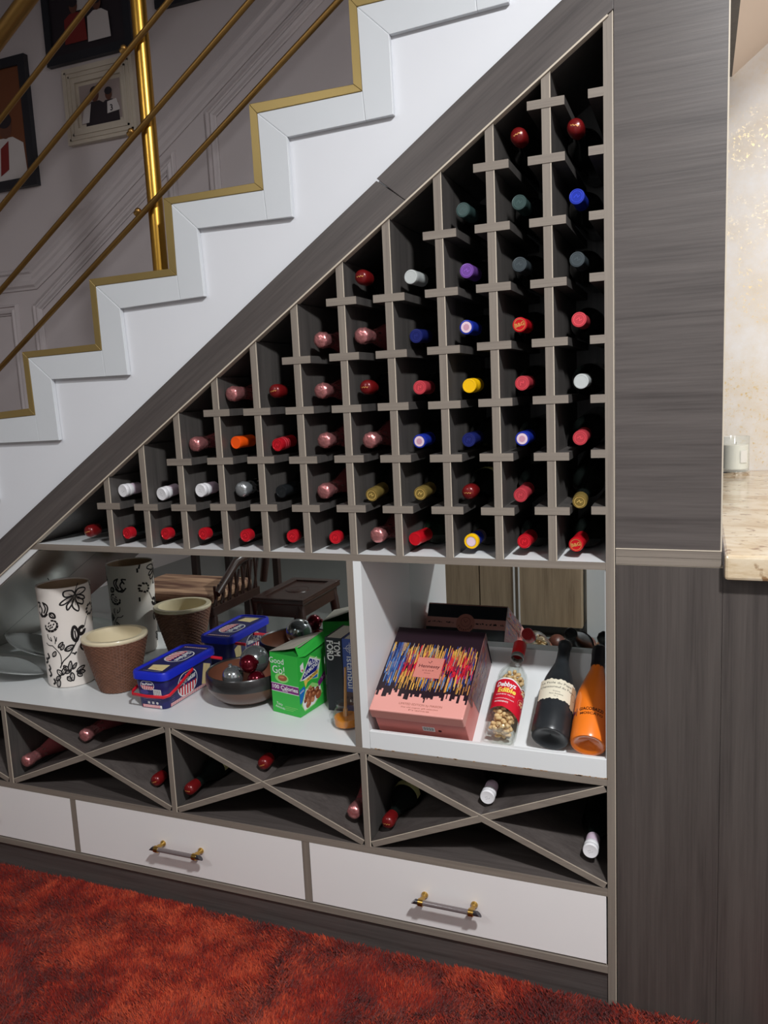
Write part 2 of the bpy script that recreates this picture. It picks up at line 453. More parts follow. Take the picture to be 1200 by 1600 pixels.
# ------------------------------------------------------------------ railing
rail = thing('stair_railing', 'brass stair railing with one post and slanting rods', 'railing')
rail.matrix_basis = Matrix.Translation(U(255, 415, y=0.075))
pt = U(211.5, 0, y=0.075); pb = U(255, 419, y=0.075)
px = (pt.x + pb.x) / 2
MB().lathe([(0.019, pb.z - .008), (0.019, pb.z + 1.35)], 24, 0, Matrix.Translation((px, 0.075, 0))).build('post', BRASS, rail, smooth=40)
RY = 0.044
for (a, b2) in (((145, 0), (0, 187)), ((265, 0), (0, 325)), ((392, 0), (0, 455)), ((530, 0), (0, 575))):
    p = U(*a, y=RY); q = U(*b2, y=RY); d = (p - q).normalized()
    MB().tube([q - d * .9, p + d * 1.2], 0.0068, 12).build('rod', BRASS2, rail, smooth=50)
    # clamp at the post
    t = (px - q.x) / (p.x - q.x); c = q + (p - q) * t
    MB().tube([c + Vector((-.016, 0.0, 0)) - d * .010, c + Vector((-.016, 0.0, 0)) - d * .024], [0.0095, 0.0095], 12).ball(c + Vector((-.02, -.002, 0)) - d * .01, 0.0085, 12, 8).build('clamp', BRASS2, rail, smooth=50)
p = U(43, 0, y=0.06); q = U(0, 55, y=0.06); d = (p - q).normalized()
d = (U(145, 0, y=RY) - U(0, 187, y=RY)).normalized()
MB().tube([q - d * 1.2, p + d * 1.4], 0.021, 20).build('handrail', BRASS2, rail, smooth=50)

# ------------------------------------------------------------------ stairwell wall mouldings and pictures
WY = 0.95
def moulding(name, pts, w, closed=False):
    P = [Vector((q[0], q[1])) for q in pts]; k = len(P)
    offs = [(-.5, -.002), (-.5, .006), (-.40, .008), (-.30, .016), (-.10, .019), (.08, .013), (.22, .012), (.30, .020), (.42, .018), (.5, .008), (.5, -.002)]
    rows = []
    for i in range(k):
        pd = (P[i] - P[i - 1]).normalized() if (closed or i > 0) else None
        nd = (P[(i + 1) % k] - P[i]).normalized() if (closed or i < k - 1) else None
        pd = pd or nd; nd = nd or pd
        n1 = Vector((-pd.y, pd.x)); n2 = Vector((-nd.y, nd.x)); mt = (n1 + n2).normalized(); mt = mt / max(.3, mt.dot(n1))
        rows.append([(P[i].x + mt.x * w * o, WY - h, P[i].y + mt.y * w * o) for o, h in offs])
    mb = MB(); n = len(offs)
    for i in range(k if closed else k - 1):
        for j in range(n - 1):
            mb.add([rows[i][j], rows[(i + 1) % k][j], rows[(i + 1) % k][j + 1], rows[i][j + 1]], [(0, 1, 2, 3)])
    return struct(mb.build(name, WALLP))
def wp(u, v): p = U(u, v, y=0.94); return (p.x, p.z)
ks = 0.655
q0 = (-2.251, 1.955)
moulding('trim_2', [(-3.6, 1.90), (-2.36, 1.90), (-2.25, 1.965), (-0.6, 1.965 + 1.65 * ks)], 0.085)
moulding('trim_3', [(-2.352, 1.785), (-1.651, 2.246), (-1.651, 0.4), (-2.352, 0.4)], 0.042, closed=True)
moulding('trim_4', [(-1.465, 2.385), (-0.75, 2.385 + .715 * ks), (-0.75, 0.9), (-1.465, 0.9)], 0.042, closed=True)
moulding('trim_5', [(-3.4, 1.785), (-2.475, 1.785), (-2.475, 0.3), (-3.4, 0.3)], 0.042, closed=True)

DARKFR = mat('dark_picture_frame', srgb(34, 34, 40), 0.4)
PALEFR = mat('pale_picture_frame', srgb(196, 184, 168), 0.5, noise=0.06, nscale=30)
SK1 = mat('photo_skin', srgb(96, 58, 44), 0.5); SK2 = mat('photo_red', srgb(120, 34, 30), 0.5); BRN = mat('photo_brown', srgb(110, 62, 36), 0.5)
PWH = mat('photo_white', srgb(196, 188, 186), 0.5); PDK = mat('photo_dark', srgb(38, 30, 36), 0.5); PGR = mat('photo_grey', srgb(156, 140, 136), 0.5); PGN = mat('photo_green', srgb(58, 62, 54), 0.5)
def picture(name, x0, z0, x1, z1, fw, fm, bg, label, draw, matm=None, mw=0.0, th=0.022):
    t = thing(name, label, 'picture', ((x0 + x1) / 2, WY, z0), 'framed pictures on the stairwell wall')
    y0 = WY - th
    mb = MB()
    mb.prism([(x0, z0), (x1, z0), (x1 - fw, z0 + fw), (x0 + fw, z0 + fw)], y0, WY)
    mb.prism([(x1, z0), (x1, z1), (x1 - fw, z1 - fw), (x1 - fw, z0 + fw)], y0, WY)
    mb.prism([(x0, z1), (x1, z1), (x1 - fw, z1 - fw), (x0 + fw, z1 - fw)], y0, WY)
    mb.prism([(x0, z0), (x0, z1), (x0 + fw, z1 - fw), (x0 + fw, z0 + fw)], y0, WY)
    if matm is PALEFR:
        for k in (0.25, 0.55):
            i = fw * k; j = i + fw * .12
            for (a, b2, c, d) in ((x0 + i, z0 + i, x1 - i, z0 + j), (x0 + i, z1 - j, x1 - i, z1 - i), (x0 + i, z0 + i, x0 + j, z1 - i), (x1 - j, z0 + i, x1 - i, z1 - i)):
                mb.box((a, y0 - .004, b2), (c, y0 + .002, d))
    mb.build('picture_frame', fm, t)
    MB().box((x0 + fw, WY - .012, z0 + fw), (x1 - fw, WY - .004, z1 - fw)).build('backing', matm or bg, t)
    pr = Print(plane_map((x0 + fw, WY - .0122, z0 + fw), (1, 0, 0), (0, 0, 1)), 0.0004)
    W = x1 - x0 - 2 * fw; H = z1 - z0 - 2 * fw
    pr.rect(mw, mw, W - mw, H - mw, bg, 1)
    draw(pr, mw, mw, W - 2 * mw, H - 2 * mw)
    pr.build('photo', t)
    return t
def person(pr, cx, cy, s, body, skin, lay=3):
    pr.poly([(cx - .55 * s, cy - .95 * s), (cx + .55 * s, cy - .95 * s), (cx + .5 * s, cy - .05 * s), (cx + .2 * s, cy + .12 * s), (cx - .2 * s, cy + .12 * s), (cx - .5 * s, cy - .05 * s)], body, lay)
    pr.ell(cx, cy + .36 * s, .2 * s, .26 * s, skin, lay + 1)
    pr.ell(cx, cy + .5 * s, .215 * s, .17 * s, PDK, lay + 2)
def d1(pr, x, y, w, h):
    person(pr, x + w * .62, y + h * .34, w * .62, PWH, SK1); pr.poly([(x + w * .45, y + h * .05), (x + w * .62, y + h * .1), (x + w * .66, y + h * .36), (x + w * .5, y + h * .3)], SK2, 6)
    person(pr, x + w * .16, y + h * .5, w * .5, PDK, SK1, 3)
def d2(pr, x, y, w, h):
    person(pr, x + w * .38, y + h * .46, w * .5, PDK, SK1); person(pr, x + w * .72, y + h * .44, w * .42, PDK, SK1, 6)
    pr.poly([(x + w * .66, y + h * .16), (x + w * .98, y + h * .2), (x + w * .9, y + h * .5), (x + w * .68, y + h * .46)], PWH, 9); pr.text('3', x + w * .77, y + h * .28, w * .16, PDK, 10, bold=.02)
    pr.poly([(x + w * .02, y + h * .02), (x + w * .2, y + h * .02), (x + w * .28, y + h * .5), (x + w * .1, y + h * .4)], PWH, 9)
def d3(pr, x, y, w, h):
    for i, (fx, fy, s, b2, k) in enumerate(((.2, .62, .3, PGN, SK1), (.46, .5, .3, PWH, SK1), (.72, .62, .32, SK2, SK1), (.34, .26, .28, SK2, SK1), (.66, .24, .28, PWH, SK1))):
        person(pr, x + w * fx, y + h * fy, w * s, b2, k, 3 + 3 * i)
picture('framed_photo', -2.62, 2.251, -2.275, 2.735, 0.035, DARKFR, BRN, 'dark framed portrait of a person in white, left of the pale frame', d1)
picture('framed_photo', -2.10, 2.368, -1.776, 2.640, 0.055, PALEFR, PGR, 'small pale square frame with a photo of two people', d2, PALEFR, 0.012)
picture('framed_photo', -2.165, 2.662, -1.765, 3.20, 0.03, DARKFR, PDK, 'large dark framed group photo above the small pale frame', d3)
picture('framed_photo', -1.655, 2.765, -1.25, 3.25, 0.03, DARKFR, PGR, 'dark picture frame high on the wall right of the brass post', d3)

# ------------------------------------------------------------------ wine rack
D = 0.325            # depth of the cabinet
rack = thing('wine_rack', 'triangular grey wood wine rack of square cells under the stairs', 'wine rack', (-0.7, 0, 1.0))
Z0 = 1.003           # top of the white rack floor
# measured ledge centres: divider k, row r -> photo point
LED = {(1, 0): (863, 798.3), (1, 1): (861.9, 713.4), (1, 2): (860.4, 624.4), (2, 0): (776.8, 799), (2, 1): (775, 714.5), (2, 2): (773.7, 628.9),
       (3, 0): (698.3, 797.3), (3, 1): (696.3, 716), (3, 2): (694.1, 632.6), (4, 0): (621.8, 796.2), (4, 1): (618.3, 716.7), (4, 2): (614.2, 635.2),
       (5, 0): (548.3, 794.7), (5, 1): (545.5, 717.1), (5, 2): (541.6, 638.7), (6, 0): (478.3, 794.3), (6, 1): (474.3, 718.8), (6, 2): (468.3, 641.3),
       (7, 0): (412.5, 793.3), (7, 1): (408, 718.8), (7, 2): (401.3, 643.3), (8, 0): (348.3, 792.5), (8, 1): (344.5, 720.3), (8, 2): (338.8, 645.3),
       (9, 0): (287.5, 793.3), (9, 1): (280, 722), (10, 0): (228.5, 792.5), (11, 0): (170, 790.8),
       (1, 3): (859.3, 534.5), (1, 4): (856.8, 441.8), (1, 5): (855.5, 345.8), (2, 3): (772, 540), (2, 4): (771.5, 448.8), (2, 5): (770, 355),
       (3, 3): (693.8, 546.8), (3, 4): (690.5, 456.8), (3, 5): (687.5, 366.3), (1, 6): (853.3, 248.1), (1, 7): (852.2, 161.4), (2, 6): (768.1, 259.4),
       (4, 4): (607.8, 465.2), (4, 3): (611.8, 553.1), (5, 4): (533.6, 471), (5, 3): (538.3, 557.3), (6, 3): (462.7, 563)}
LW = {k: U(*v, y=0.0) for k, v in LED.items()}
DX = {0: 0.0005}
for k in range(1, 12):
    DX[k] = sum(p.x for (a, r), p in LW.items() if a == k) / sum(1 for (a, r) in LW if a == k)
DX[12] = DX[11] - 0.1165
BT = 0.0175          # board thickness
RZ = {r: sum(p.z for (a, q), p in LW.items() if q == r) / sum(1 for (a, q) in LW if q == r) for r in range(8)}
for k in range(1, 12):
    x0, x1 = DX[k] - BT / 2, DX[k] + BT / 2
    o = MB()
    o.prism([(x0, Z0), (x1, Z0), (x1, dlow(x1) - .004), (x0, dlow(x0) - .004)], 0.001, D)
    d = o.build('divider', W_D, rack)
    MB().prism([(x0, Z0), (x1, Z0), (x1, dlow(x1) - .003), (x0, dlow(x0) - .003)], -0.0006, 0.001).build('edge_band', W_EV, d)
    MB().prism([(x1 - .0014, Z0), (x1 + .0003, Z0), (x1 + .0003, dlow(x1) - .003), (x1 - .0014, dlow(x0) - .003)], -0.0010, 0.0008).build('edge_line', EDGE_LIGHT, d)
LT, LWD = 0.0165, 0.0362
for (k, r), p in LW.items():
    z = p.z; x = DX[k] * .4 + p.x * .6
    le = x - LWD; ri = x + LWD
    o = MB().box((le, 0.0, z - LT / 2), (ri, D - .004, z + LT / 2)).build('bottle_ledge', W_D, rack)
    MB().box((le, -0.0022, z - LT / 2), (ri, 0.0, z + LT / 2)).build('edge_band', W_E, o)
for r, q in {0: (936.7, 797.7), 1: (937, 709), 2: (937, 622.8), 3: (936, 530), 4: (935, 432.5), 5: (934.5, 335.8), 6: (933, 234.5), 7: (932, 144.5)}.items():
    z = U(*q, y=0.0).z
    o = MB().box((-0.0365, 0.0, z - LT / 2), (-0.0075, D - .004, z + LT / 2)).build('bottle_ledge', W_D, rack)
    MB().box((-0.0365, -0.0018, z - LT / 2), (-0.0075, 0.0, z + LT / 2)).build('edge_band', W_E, o)
# tall right end panel, floor to diagonal
o = MB().box((-0.0083, 0.001, -0.02), (0.0095, D + .02, 2.075)).build('end_panel', W_D, rack)
MB().box((-0.0083, -0.001, -0.02), (0.0095, 0.001, 2.075)).build('edge_band', W_EV, o)
MB().box((0.0082, -0.0014, -0.02), (0.0098, 0.0012, 2.075)).build('edge_line', EDGE_LIGHT, o)
# rack floor, back and sloping lining
xl = DX[12] - 0.115
xe = (Z0 - cL) / kL
o = MB().box((xe - .02, 0.001, 0.987), (-0.0085, D, 1.0018)).build('rack_floor', W_D, rack)
MB().box((xe - .02, -0.0008, 0.987), (-0.0085, 0.001, Z0)).build('edge_band', W_E, o)
MB().box((xe, 0.001, 1.0018), (-0.0085, D, Z0)).build('white_laminate', WHITE, o)
MB().prism([(xe, Z0), (-0.0085, Z0), (-0.0085, dlow(-.0085))], D, D + .012).build('back_panel', W_D, rack)
xa, xb = 0.0, -2.15
MB().prism([(xa, dlow(xa)), (xa, dlow(xa) + .02), (xe - .02, dlow(xe - .02) + .02), (xe - .02, dlow(xe - .02))], 0.014, D).build('sloping_top', W_D, rack)
# diagonal face boards (two lengths with a joint)
FY = -0.005
jx = U(634, 296, y=0.0).x
jl = (jx, dlow(jx)); ju = U(589, 280, y=0.0)
MB().prism([(0.011, dlow(0.011)), jl, (ju.x + .001, ju.z), (DU1[1].x, DU1[1].z), (DU1[0].x, DU1[0].z), (0.011, DU1[0].z + .055)], FY, 0.0122).build('diagonal_board', W_S, rack, bevel=0.0008)
MB().prism([(jl[0] - .001, jl[1] - .0006), (ju.x, ju.z - .004), (DU2[1].x, DU2[1].z), (DU2[2].x, DU2[2].z), (DU2[3].x, DU2[3].z), (e2.x, e2.z), (e2.x, dlow(e2.x))], FY + .0008, 0.0122).build('diagonal_board', W_S, rack, bevel=0.0008)
nx_, nz_ = -kL / math.hypot(1, kL), 1 / math.hypot(1, kL)
MB().prism([(0.0, dlow(0.0)), (e2.x, dlow(e2.x)), (e2.x - nx_ * .0035, dlow(e2.x) - nz_ * .0035), (0.0 - nx_ * .0035, dlow(0) - nz_ * .0035)], FY - .0005, 0.014).build('edge_line', EDGE_LIGHT, rack)

# ------------------------------------------------------------------ lower cabinet
SZ = 0.528
DM = 0.350           # mirror behind the open shelf
low_cab = thing('display_cabinet', 'low grey and white cabinet with open shelf, crossed bays and drawers', 'cabinet', (-0.9, 0, 0))
XL = -2.32
o = MB().box((XL, 0.001, 0.512), (-0.0085, DM + .004, 0.5268)).build('shelf_board', W_D, low_cab)
MB().box((XL, -0.0008, 0.512), (-0.0085, 0.001, SZ)).build('edge_band', W_E, o)
MB().box((XL, 0.001, 0.5268), (-0.5955, DM + .004, SZ)).build('white_laminate', WHITE, o)
# divider between shelf and niche
o = MB().box((-0.5955, 0.001, SZ), (-0.5585, DM + .004, 0.987)).build('divider', WHITE, low_cab)
MB().box((-0.5955, -0.0008, SZ), (-0.5785, 0.001, 0.987)).build('edge_band', W_EV, o)
MB().box((-0.5785, -0.0006, SZ), (-0.5585, 0.001, 0.987)).build('white_edge', WHITE, o)
# white sloping lining at left
MB().prism([(xe - .004, dlow(xe - .004) - .004), (xe + .03, .987), (xe + .012, .987), (XL, dlow(XL) - .032), (XL, dlow(XL) - .004)], 0.0, DM - .0005).build('sloping_lining', WHITE, low_cab)
# niche: right lining and inclined tray
MB().box((-0.0105, 0.002, SZ), (-0.0086, D - .001, 0.9865)).build('niche_lining', WHITE, low_cab)
tray = MB()
TA = math.atan(0.59)
tz = lambda y: 0.697 + 0.59 * (y - 0.31)
mbx = MB().prism([(0, 0), (1, 0), (1, 1), (0, 1)], 0, 1)
def yz_prism(pts, x0, x1, mi=0, mb=None):
    """polygon in y,z extruded along x"""
    T = Matrix(((0, 1, 0, 0), (1, 0, 0, 0), (0, 0, 1, 0), (0, 0, 0, 1)))
    mb = mb or MB()
    k = len(mb.f)
    mb.prism(pts, x0, x1, mi, T)
    mb.f[k:] = [f[::-1] for f in mb.f[k:]]
    return mb
yz_prism([(0.013, tz(.013)), (D - .001, tz(D - .001)), (D - .001, tz(D - .001) - .014), (0.013, tz(.013) - .012)], -0.5583, -0.0107).build('inclined_tray', WHITE, low_cab)
MB().box((-0.5583, 0.0, SZ), (-0.0087, 0.0125, 0.5725)).build('tray_lip', WHITE, low_cab, bevel=0.0015)
yz_prism([(D - .012, tz(D - .012) + .0005), (D - .001, tz(D - .001) + .004), (D - .001, tz(D) - .002), (D - .012, tz(D - .012) - .002)], -0.5583, -0.0107).build('tray_back_strip', mat('grey_strip', srgb(168, 174, 172), 0.4), low_cab)
# chipped edge below lip
mb = MB()
CHIP = mat('chipboard', srgb(150, 120, 90), 0.8)
for i in range(46):
    x = random.choice([random.uniform(-.25, -.12), random.uniform(-.08, -.012), random.uniform(-.55, -.50), random.uniform(-.45, -.3)])
    w = random.uniform(.002, .008); h = random.uniform(.0008, .0022)
    mb.box((x, -.0010, SZ - .0004), (x + w, .001, SZ + h))
mb = mb.build('chipped_edge', CHIP, low_cab); mb['kind'] = 'stuff'
# crossed bays
zb0, zb1 = 0.2715, 0.512
BX = [-0.0085, -0.578, -1.147, -1.7315, -2.32]
o = MB().box((XL, 0.001, 0.2535), (-0.0085, D, zb0)).build('bay_floor', W_H, low_cab)
MB().box((XL, -0.0008, 0.2535), (-0.0085, 0.001, zb0)).build('edge_band', W_E, o)
MB().box((XL, D, 0.0), (-0.0085, D + .012, zb1 - .0005)).build('bay_back', W_H, low_cab)
for x in BX[1:4]:
    o = MB().box((x - .008, 0.001, zb0), (x + .008, D, zb1)).build('bay_upright', W_D, low_cab)
    MB().box((x - .008, -0.0008, zb0), (x + .008, 0.001, zb1)).build('edge_band', W_EV, o)
    MB().box((x + .0066, -0.0012, zb0), (x + .0083, 0.001, zb1)).build('edge_line', EDGE_LIGHT, o)
for i in range(4):
    xr = BX[i] - (.008 if i else 0); xlft = BX[i + 1] + .008
    t = 0.0085
    def diag(a, b2, name, yo):
        a = Vector(a); b2 = Vector(b2); d = (b2 - a).normalized(); nn = Vector((-d.y, d.x)) * t
        pts = [a - nn, b2 - nn, b2 + nn, a + nn]
        pts = [(min(max(q.x, xlft), xr), min(max(q.y, zb0), zb1)) for q in pts]
        ob = MB().prism(pts, 0.001, D - .002).build(name, W_H, low_cab)
        MB().prism(pts, -0.0008 - yo, 0.001).build('edge_band', W_E, ob)
        tp = [pts[3], pts[2], (pts[2][0] - nn.x * .18 * (1), pts[2][1] - nn.y * .18), (pts[3][0] - nn.x * .18, pts[3][1] - nn.y * .18)]
        MB().prism(tp, -0.0012 - yo, 0.0008).build('edge_line', EDGE_LIGHT, ob)
    mid = Vector(((xr + xlft) / 2, (zb0 + zb1) / 2))
    diag((xlft + .004, zb1 - .006), (xr - .004, zb0 + .006), 'cross_board', 0.0)
    diag((xlft + .004, zb0 + .006), mid - Vector((.004, .0017)), 'cross_board', -0.0003)
    diag(mid + Vector((.004, .0017)), (xr - .004, zb1 - .006), 'cross_board', -0.0003)
# drawers
GOLDH = mat('gold_handle', srgb(196, 158, 84), 0.28, metal=1.0)
ACR = mat('smoky_acrylic', srgb(112, 102, 102), 0.12, spec=0.6, coat=0.6)
SMOKE = mat('smoky_dark', srgb(42, 40, 46), 0.1, spec=0.6, coat=0.6)
for (x0, x1, hx) in ((-0.7425, -0.0105, -0.3735), (-1.4955, -0.7625, -1.134), (-2.25, -1.5135, -1.88)):
    d = MB().box((x0 + .001, 0.0, 0.0885), (x1 - .001, 0.018, 0.2525)).build('drawer', DRAWER, low_cab, bevel=0.001)
    d['label'] = 'white drawer front'
    hz = 0.1705
    hb = MB().tube([(hx - .066, -.031, hz), (hx + .066, -.031, hz)], 0.0062, 18).build('handle_bar', ACR, d, smooth=50)
    for sgn in (-1, 1):
        # slanted dark tip
        T = Matrix.Translation((hx + sgn * .066, -.031, hz)) @ Matrix.Rotation(sgn * math.pi / 2, 4, 'Y')
        mb = MB().lathe([(.0062, 0), (.0062, .011)], 18, 0, T)
        vv = []
        for v in mb.v:
            v = Vector(v)
            if abs(v.x - hx) > .07: v.x += sgn * (-(v.z - hz) * 1.0 + .003)
            vv.append(tuple(v))
        mb.v = vv
        mb.build('handle_tip', SMOKE, d, smooth=50)
        cx = hx + sgn * .0615
        mb = MB().lathe([(.0088, 0), (.0088, .012)], 20, 0, Matrix.Translation((cx - .006, -.031, hz)) @ Matrix.Rotation(math.pi / 2, 4, 'Y'))
        mb.lathe([(.0082, 0), (.0085, .003), (.0062, .006), (.0048, .011), (.0062, .017), (.0074, .020), (.0070, .026)], 18, 0, Matrix.Translation((cx, 0.0, hz)) @ Matrix.Rotation(math.pi / 2, 4, 'X'))
        mb.build('handle_mount', GOLDH, d, smooth=50)
for x in (-0.7525, -1.5045):
    MB().box((x - .0098, 0.0, 0.0865), (x + .0098, 0.03, 0.2535)).build('drawer_upright', W_EV, low_cab)
MB().box((XL, -0.003, 0.068), (-0.0085, 0.03, 0.0845)).build('bottom_rail', W_E, low_cab)
MB().box((XL, 0.004, -0.02), (-0.0085, 0.02, 0.068)).build('plinth', W_H, low_cab)

# mirrors behind the shelf and the niche
o = MB().box((XL, DM, SZ + .0004), (-0.5957, DM + .004, 0.9865)).build('mirror_panel', MIRROR)
tag(o, 'long mirror behind the open shelf, reflecting vase and boxes', 'mirror')
o = MB().box((-0.5583, D - .0003, 0.69), (-0.0107, D + .004, 0.9865)).build('mirror_panel', MIRROR)
tag(o, 'mirror behind the white niche, reflecting the leaning bottles', 'mirror')
# mirror on the sloping lining
xm0, xm1 = xe + .011, -2.2
zf = lambda x: dlow(x) - .0335 + .0
k2 = (.987 - (dlow(XL) - .032)) / ((xe + .012) - XL); lin = lambda x: .987 + k2 * (x - (xe + .012))
o = MB().prism([(xm0, lin(xm0) - .0008), (xm1, lin(xm1) - .0008), (xm1 + .0012, lin(xm1) - .003), (xm0 + .0012, lin(xm0) - .003)], 0.004, DM - .001).build('mirror_panel', mat('mirror_smoky', (0.62, 0.60, 0.57), 0.33, metal=1.0))
tag(o, 'slanting mirror lining under the diagonal board beside the vase', 'mirror')

# ------------------------------------------------------------------ right hand panels and bar counter
pn = thing('upper_panel', 'tall upper grey panel with horizontal grain right of the rack', 'panel', (0.11, 0, 1.035))
MB().box((0.0115, -0.001, 1.0345), (0.2085, 0.0115, 2.35)).build('panel_board', W_H, pn)
MB().box((0.2085, -0.0015, 1.0345), (0.2112, 0.0115, 2.35)).build('edge_line', EDGE_LIGHT, pn)
MB().box((0.0115, -0.003, 1.0325), (0.2112, 0.018, 1.0345)).build('edge_line', EDGE_LIGHT, pn)
for (za, zb_) in ((1.0175, 1.0322), (1.0015, 1.0168)):
    MB().box((0.0115, -0.002, za), (0.2105, 0.02, zb_)).build('shelf_edge', W_E, pn)
pl = thing('lower_panel', 'wide lower grey panel with vertical grain beneath the counter', 'panel', (0.5, 0, 0))
MB().box((0.0115, 0.0, -0.0298), (0.2135, 0.02, 0.9995)).build('panel_board', W_V, pl)
MB().box((0.2143, 0.0, -0.0298), (1.6, 0.02, 0.9815)).build('panel_board', W_V, pl)
MB().box((0.0115, -0.0006, 0.9995), (0.214, 0.02, 1.0013)).build('edge_line', EDGE_LIGHT, pl)
# granite
m, nt, b = new_mat('cream_granite')
g = nt.nodes.new('ShaderNodeNewGeometry'); mp = nt.nodes.new('ShaderNodeMapping'); mp.inputs['Scale'].default_value = (0.9, 1.5, 1.9); mp.inputs['Rotation'].default_value = (0, 0, .35)
nt.links.new(g.outputs['Position'], mp.inputs['Vector'])
n1 = nt.nodes.new('ShaderNodeTexNoise'); n1.inputs['Scale'].default_value = 5; n1.inputs['Detail'].default_value = 9; n1.inputs['Distortion'].default_value = 1.4; n1.inputs['Roughness'].default_value = 0.65
n2 = nt.nodes.new('ShaderNodeTexNoise'); n2.inputs['Scale'].default_value = 34; n2.inputs['Detail'].default_value = 4
nt.links.new(mp.outputs['Vector'], n1.inputs['Vector']); nt.links.new(g.outputs['Position'], n2.inputs['Vector'])
r1 = nt.nodes.new('ShaderNodeValToRGB'); r1.color_ramp.elements[0].position = 0.35; r1.color_ramp.elements[0].color = (*srgb(176, 148, 112), 1)
r1.color_ramp.elements[1].position = 0.60; r1.color_ramp.elements[1].color = (*srgb(222, 208, 184), 1)
e = r1.color_ramp.elements.new(0.46); e.color = (*srgb(206, 186, 156), 1)
nt.links.new(n1.outputs['Fac'], r1.inputs['Fac'])
r2 = nt.nodes.new('ShaderNodeValToRGB'); r2.color_ramp.elements[0].position = 0.60; r2.color_ramp.elements[0].color = (0, 0, 0, 1); r2.color_ramp.elements[1].position = 0.67; r2.color_ramp.elements[1].color = (0.8, 0.8, 0.8, 1)
nt.links.new(n2.outputs['Fac'], r2.inputs['Fac'])
mx = nt.nodes.new('ShaderNodeMix'); mx.data_type = 'RGBA'; mx.inputs['B'].default_value = (*srgb(120, 78, 34), 1)
nt.links.new(r2.outputs['Color'], mx.inputs['Factor']); nt.links.new(r1.outputs['Color'], mx.inputs['A']); nt.links.new(mx.outputs['Result'], b.inputs['Base Color'])
b.inputs['Roughness'].default_value = 0.12
GRANITE = m
ct = MB().box((0.2155, -0.03, 0.982), (1.9, 1.529, 1.031)).build('bar_countertop', GRANITE, bevel=0.006)
tag(ct, 'polished cream granite counter top with brown flecks', 'counter')
cd = thing('jar_candle', 'white jar candle in glass on the granite counter', 'candle', (0.290, 1.385, 1.0313))
T = Matrix.Translation((0.290, 1.385, 1.0313))
MB().lathe([(.045, 0), (.046, .002), (.046, .012), (.044, .0135)], 32, 0, T).build('metal_base', mat('chrome', (.75, .72, .68), .12, metal=1), cd, smooth=40)
MB().lathe([(.0436, .0138), (.0440, .016), (.0440, .134), (.0432, .1345), (.0428, .134), (.0428, .018), (.0424, .0160)], 32, 0, T).build('glass', thin_glass('frosted_glass', (.98, .99, .98), .16, .15), cd, smooth=40)
MB().lathe([(.036, .020), (.0395, .022), (.0395, .104), (.036, .106), (.0001, .105)], 32, 0, T, cap1=False).build('wax', mat('cream_wax', srgb(252, 250, 240), .5), cd, smooth=40)
MB().tube([(0.290, 1.385, 1.135), (0.2905, 1.385, 1.146)], .001, 6).build('wick', BLACK, cd)
pr = Print(lambda u, v, h: Vector((0.290 + (.0441 + h) * math.sin(u / .044), 1.385 - (.0441 + h) * math.cos(u / .044), 1.031 + v)))
pr.rect(.014, .045, .040, .088, mat('candle_label', srgb(226, 226, 220), .5), 1, nx=8)
pr.build('paper_label', cd)
# ------------------------------------------------------------------ bottles in the rack and the bays
GLASSK = mat('black_green_glass', (0.006, 0.008, 0.007), 0.09, spec=0.45)
GLASSG = mat('dark_green_glass', (0.008, 0.018, 0.010), 0.10, spec=0.45)
GLASSP = mat('rose_glass', srgb(132, 66, 68), 0.22, spec=0.45)
FOIL = dict(
    pink=mat('pink_foil', srgb(214, 140, 140), 0.27, metal=0.75, bump=0.5, nscale=90),
    red=mat('red_foil', srgb(196, 26, 40), 0.3, metal=0.25),
    bright=mat('bright_red_foil', srgb(206, 22, 36), 0.28, metal=0.2),
    rose=mat('rose_red_foil', srgb(200, 66, 76), 0.35, metal=0.25),
    dome=mat('dark_red_cap', srgb(106, 18, 20), 0.28, metal=0.1),
    white=mat('white_cap', srgb(232, 230, 232), 0.4),
    lilac=mat('lilac_sleeve', srgb(206, 184, 200), 0.4),
    silver=mat('silver_foil', srgb(196, 200, 202), 0.28, metal=0.8, bump=0.4, nscale=80),
    matsilver=mat('pale_silver_cap', srgb(196, 200, 198), 0.4, metal=0.2),
    black=mat('black_foil', srgb(30, 32, 34), 0.28),
    grey=mat('charcoal_foil', srgb(62, 70, 74), 0.32, metal=0.2),
    green=mat('dark_green_foil', srgb(54, 74, 72), 0.3, metal=0.2),
    gold=mat('gold_foil', srgb(186, 158, 88), 0.32, metal=0.7),
    orange=mat('orange_foil', srgb(242, 86, 18), 0.32),
    blue=mat('blue_foil', srgb(34, 54, 170), 0.3, metal=0.2),
    navy=mat('navy_foil', srgb(30, 38, 104), 0.32, metal=0.2),
    purple=mat('purple_foil', srgb(118, 74, 158), 0.32, metal=0.2),
    yellow=mat('yellow_foil', srgb(244, 190, 16), 0.35))
PALEFACE = mat('pale_pink_seal', srgb(226, 200, 212), 0.4)
GOLDINK = mat('gold_ink', srgb(222, 160, 90), 0.35, metal=0.3)
YLAB = mat('yellow_label', srgb(242, 236, 160), 0.5)
CREAML = mat('cream_label', srgb(226, 218, 196), 0.55)

def bordeaux(mb, L=.295, r=.0350):
    return mb.lathe([(.002, .006), (.026, .003), (r - .004, 0), (r, .006), (r, L - .118), (r - .002, L - .106), (r - .010, L - .092), (.019, L - .078), (.0150, L - .066), (.0138, L - .04), (.0136, L - .006), (.0140, L - .002)], 32)
def champagne(mb, L=.295, r=.0385):
    return mb.lathe([(.002, .008), (.028, .003), (r - .004, 0), (r, .007), (r, L - .155), (r - .003, L - .135), (r - .010, L - .11), (.022, L - .085), (.0165, L - .06), (.0140, L - .02), (.0138, L - .004)], 32)

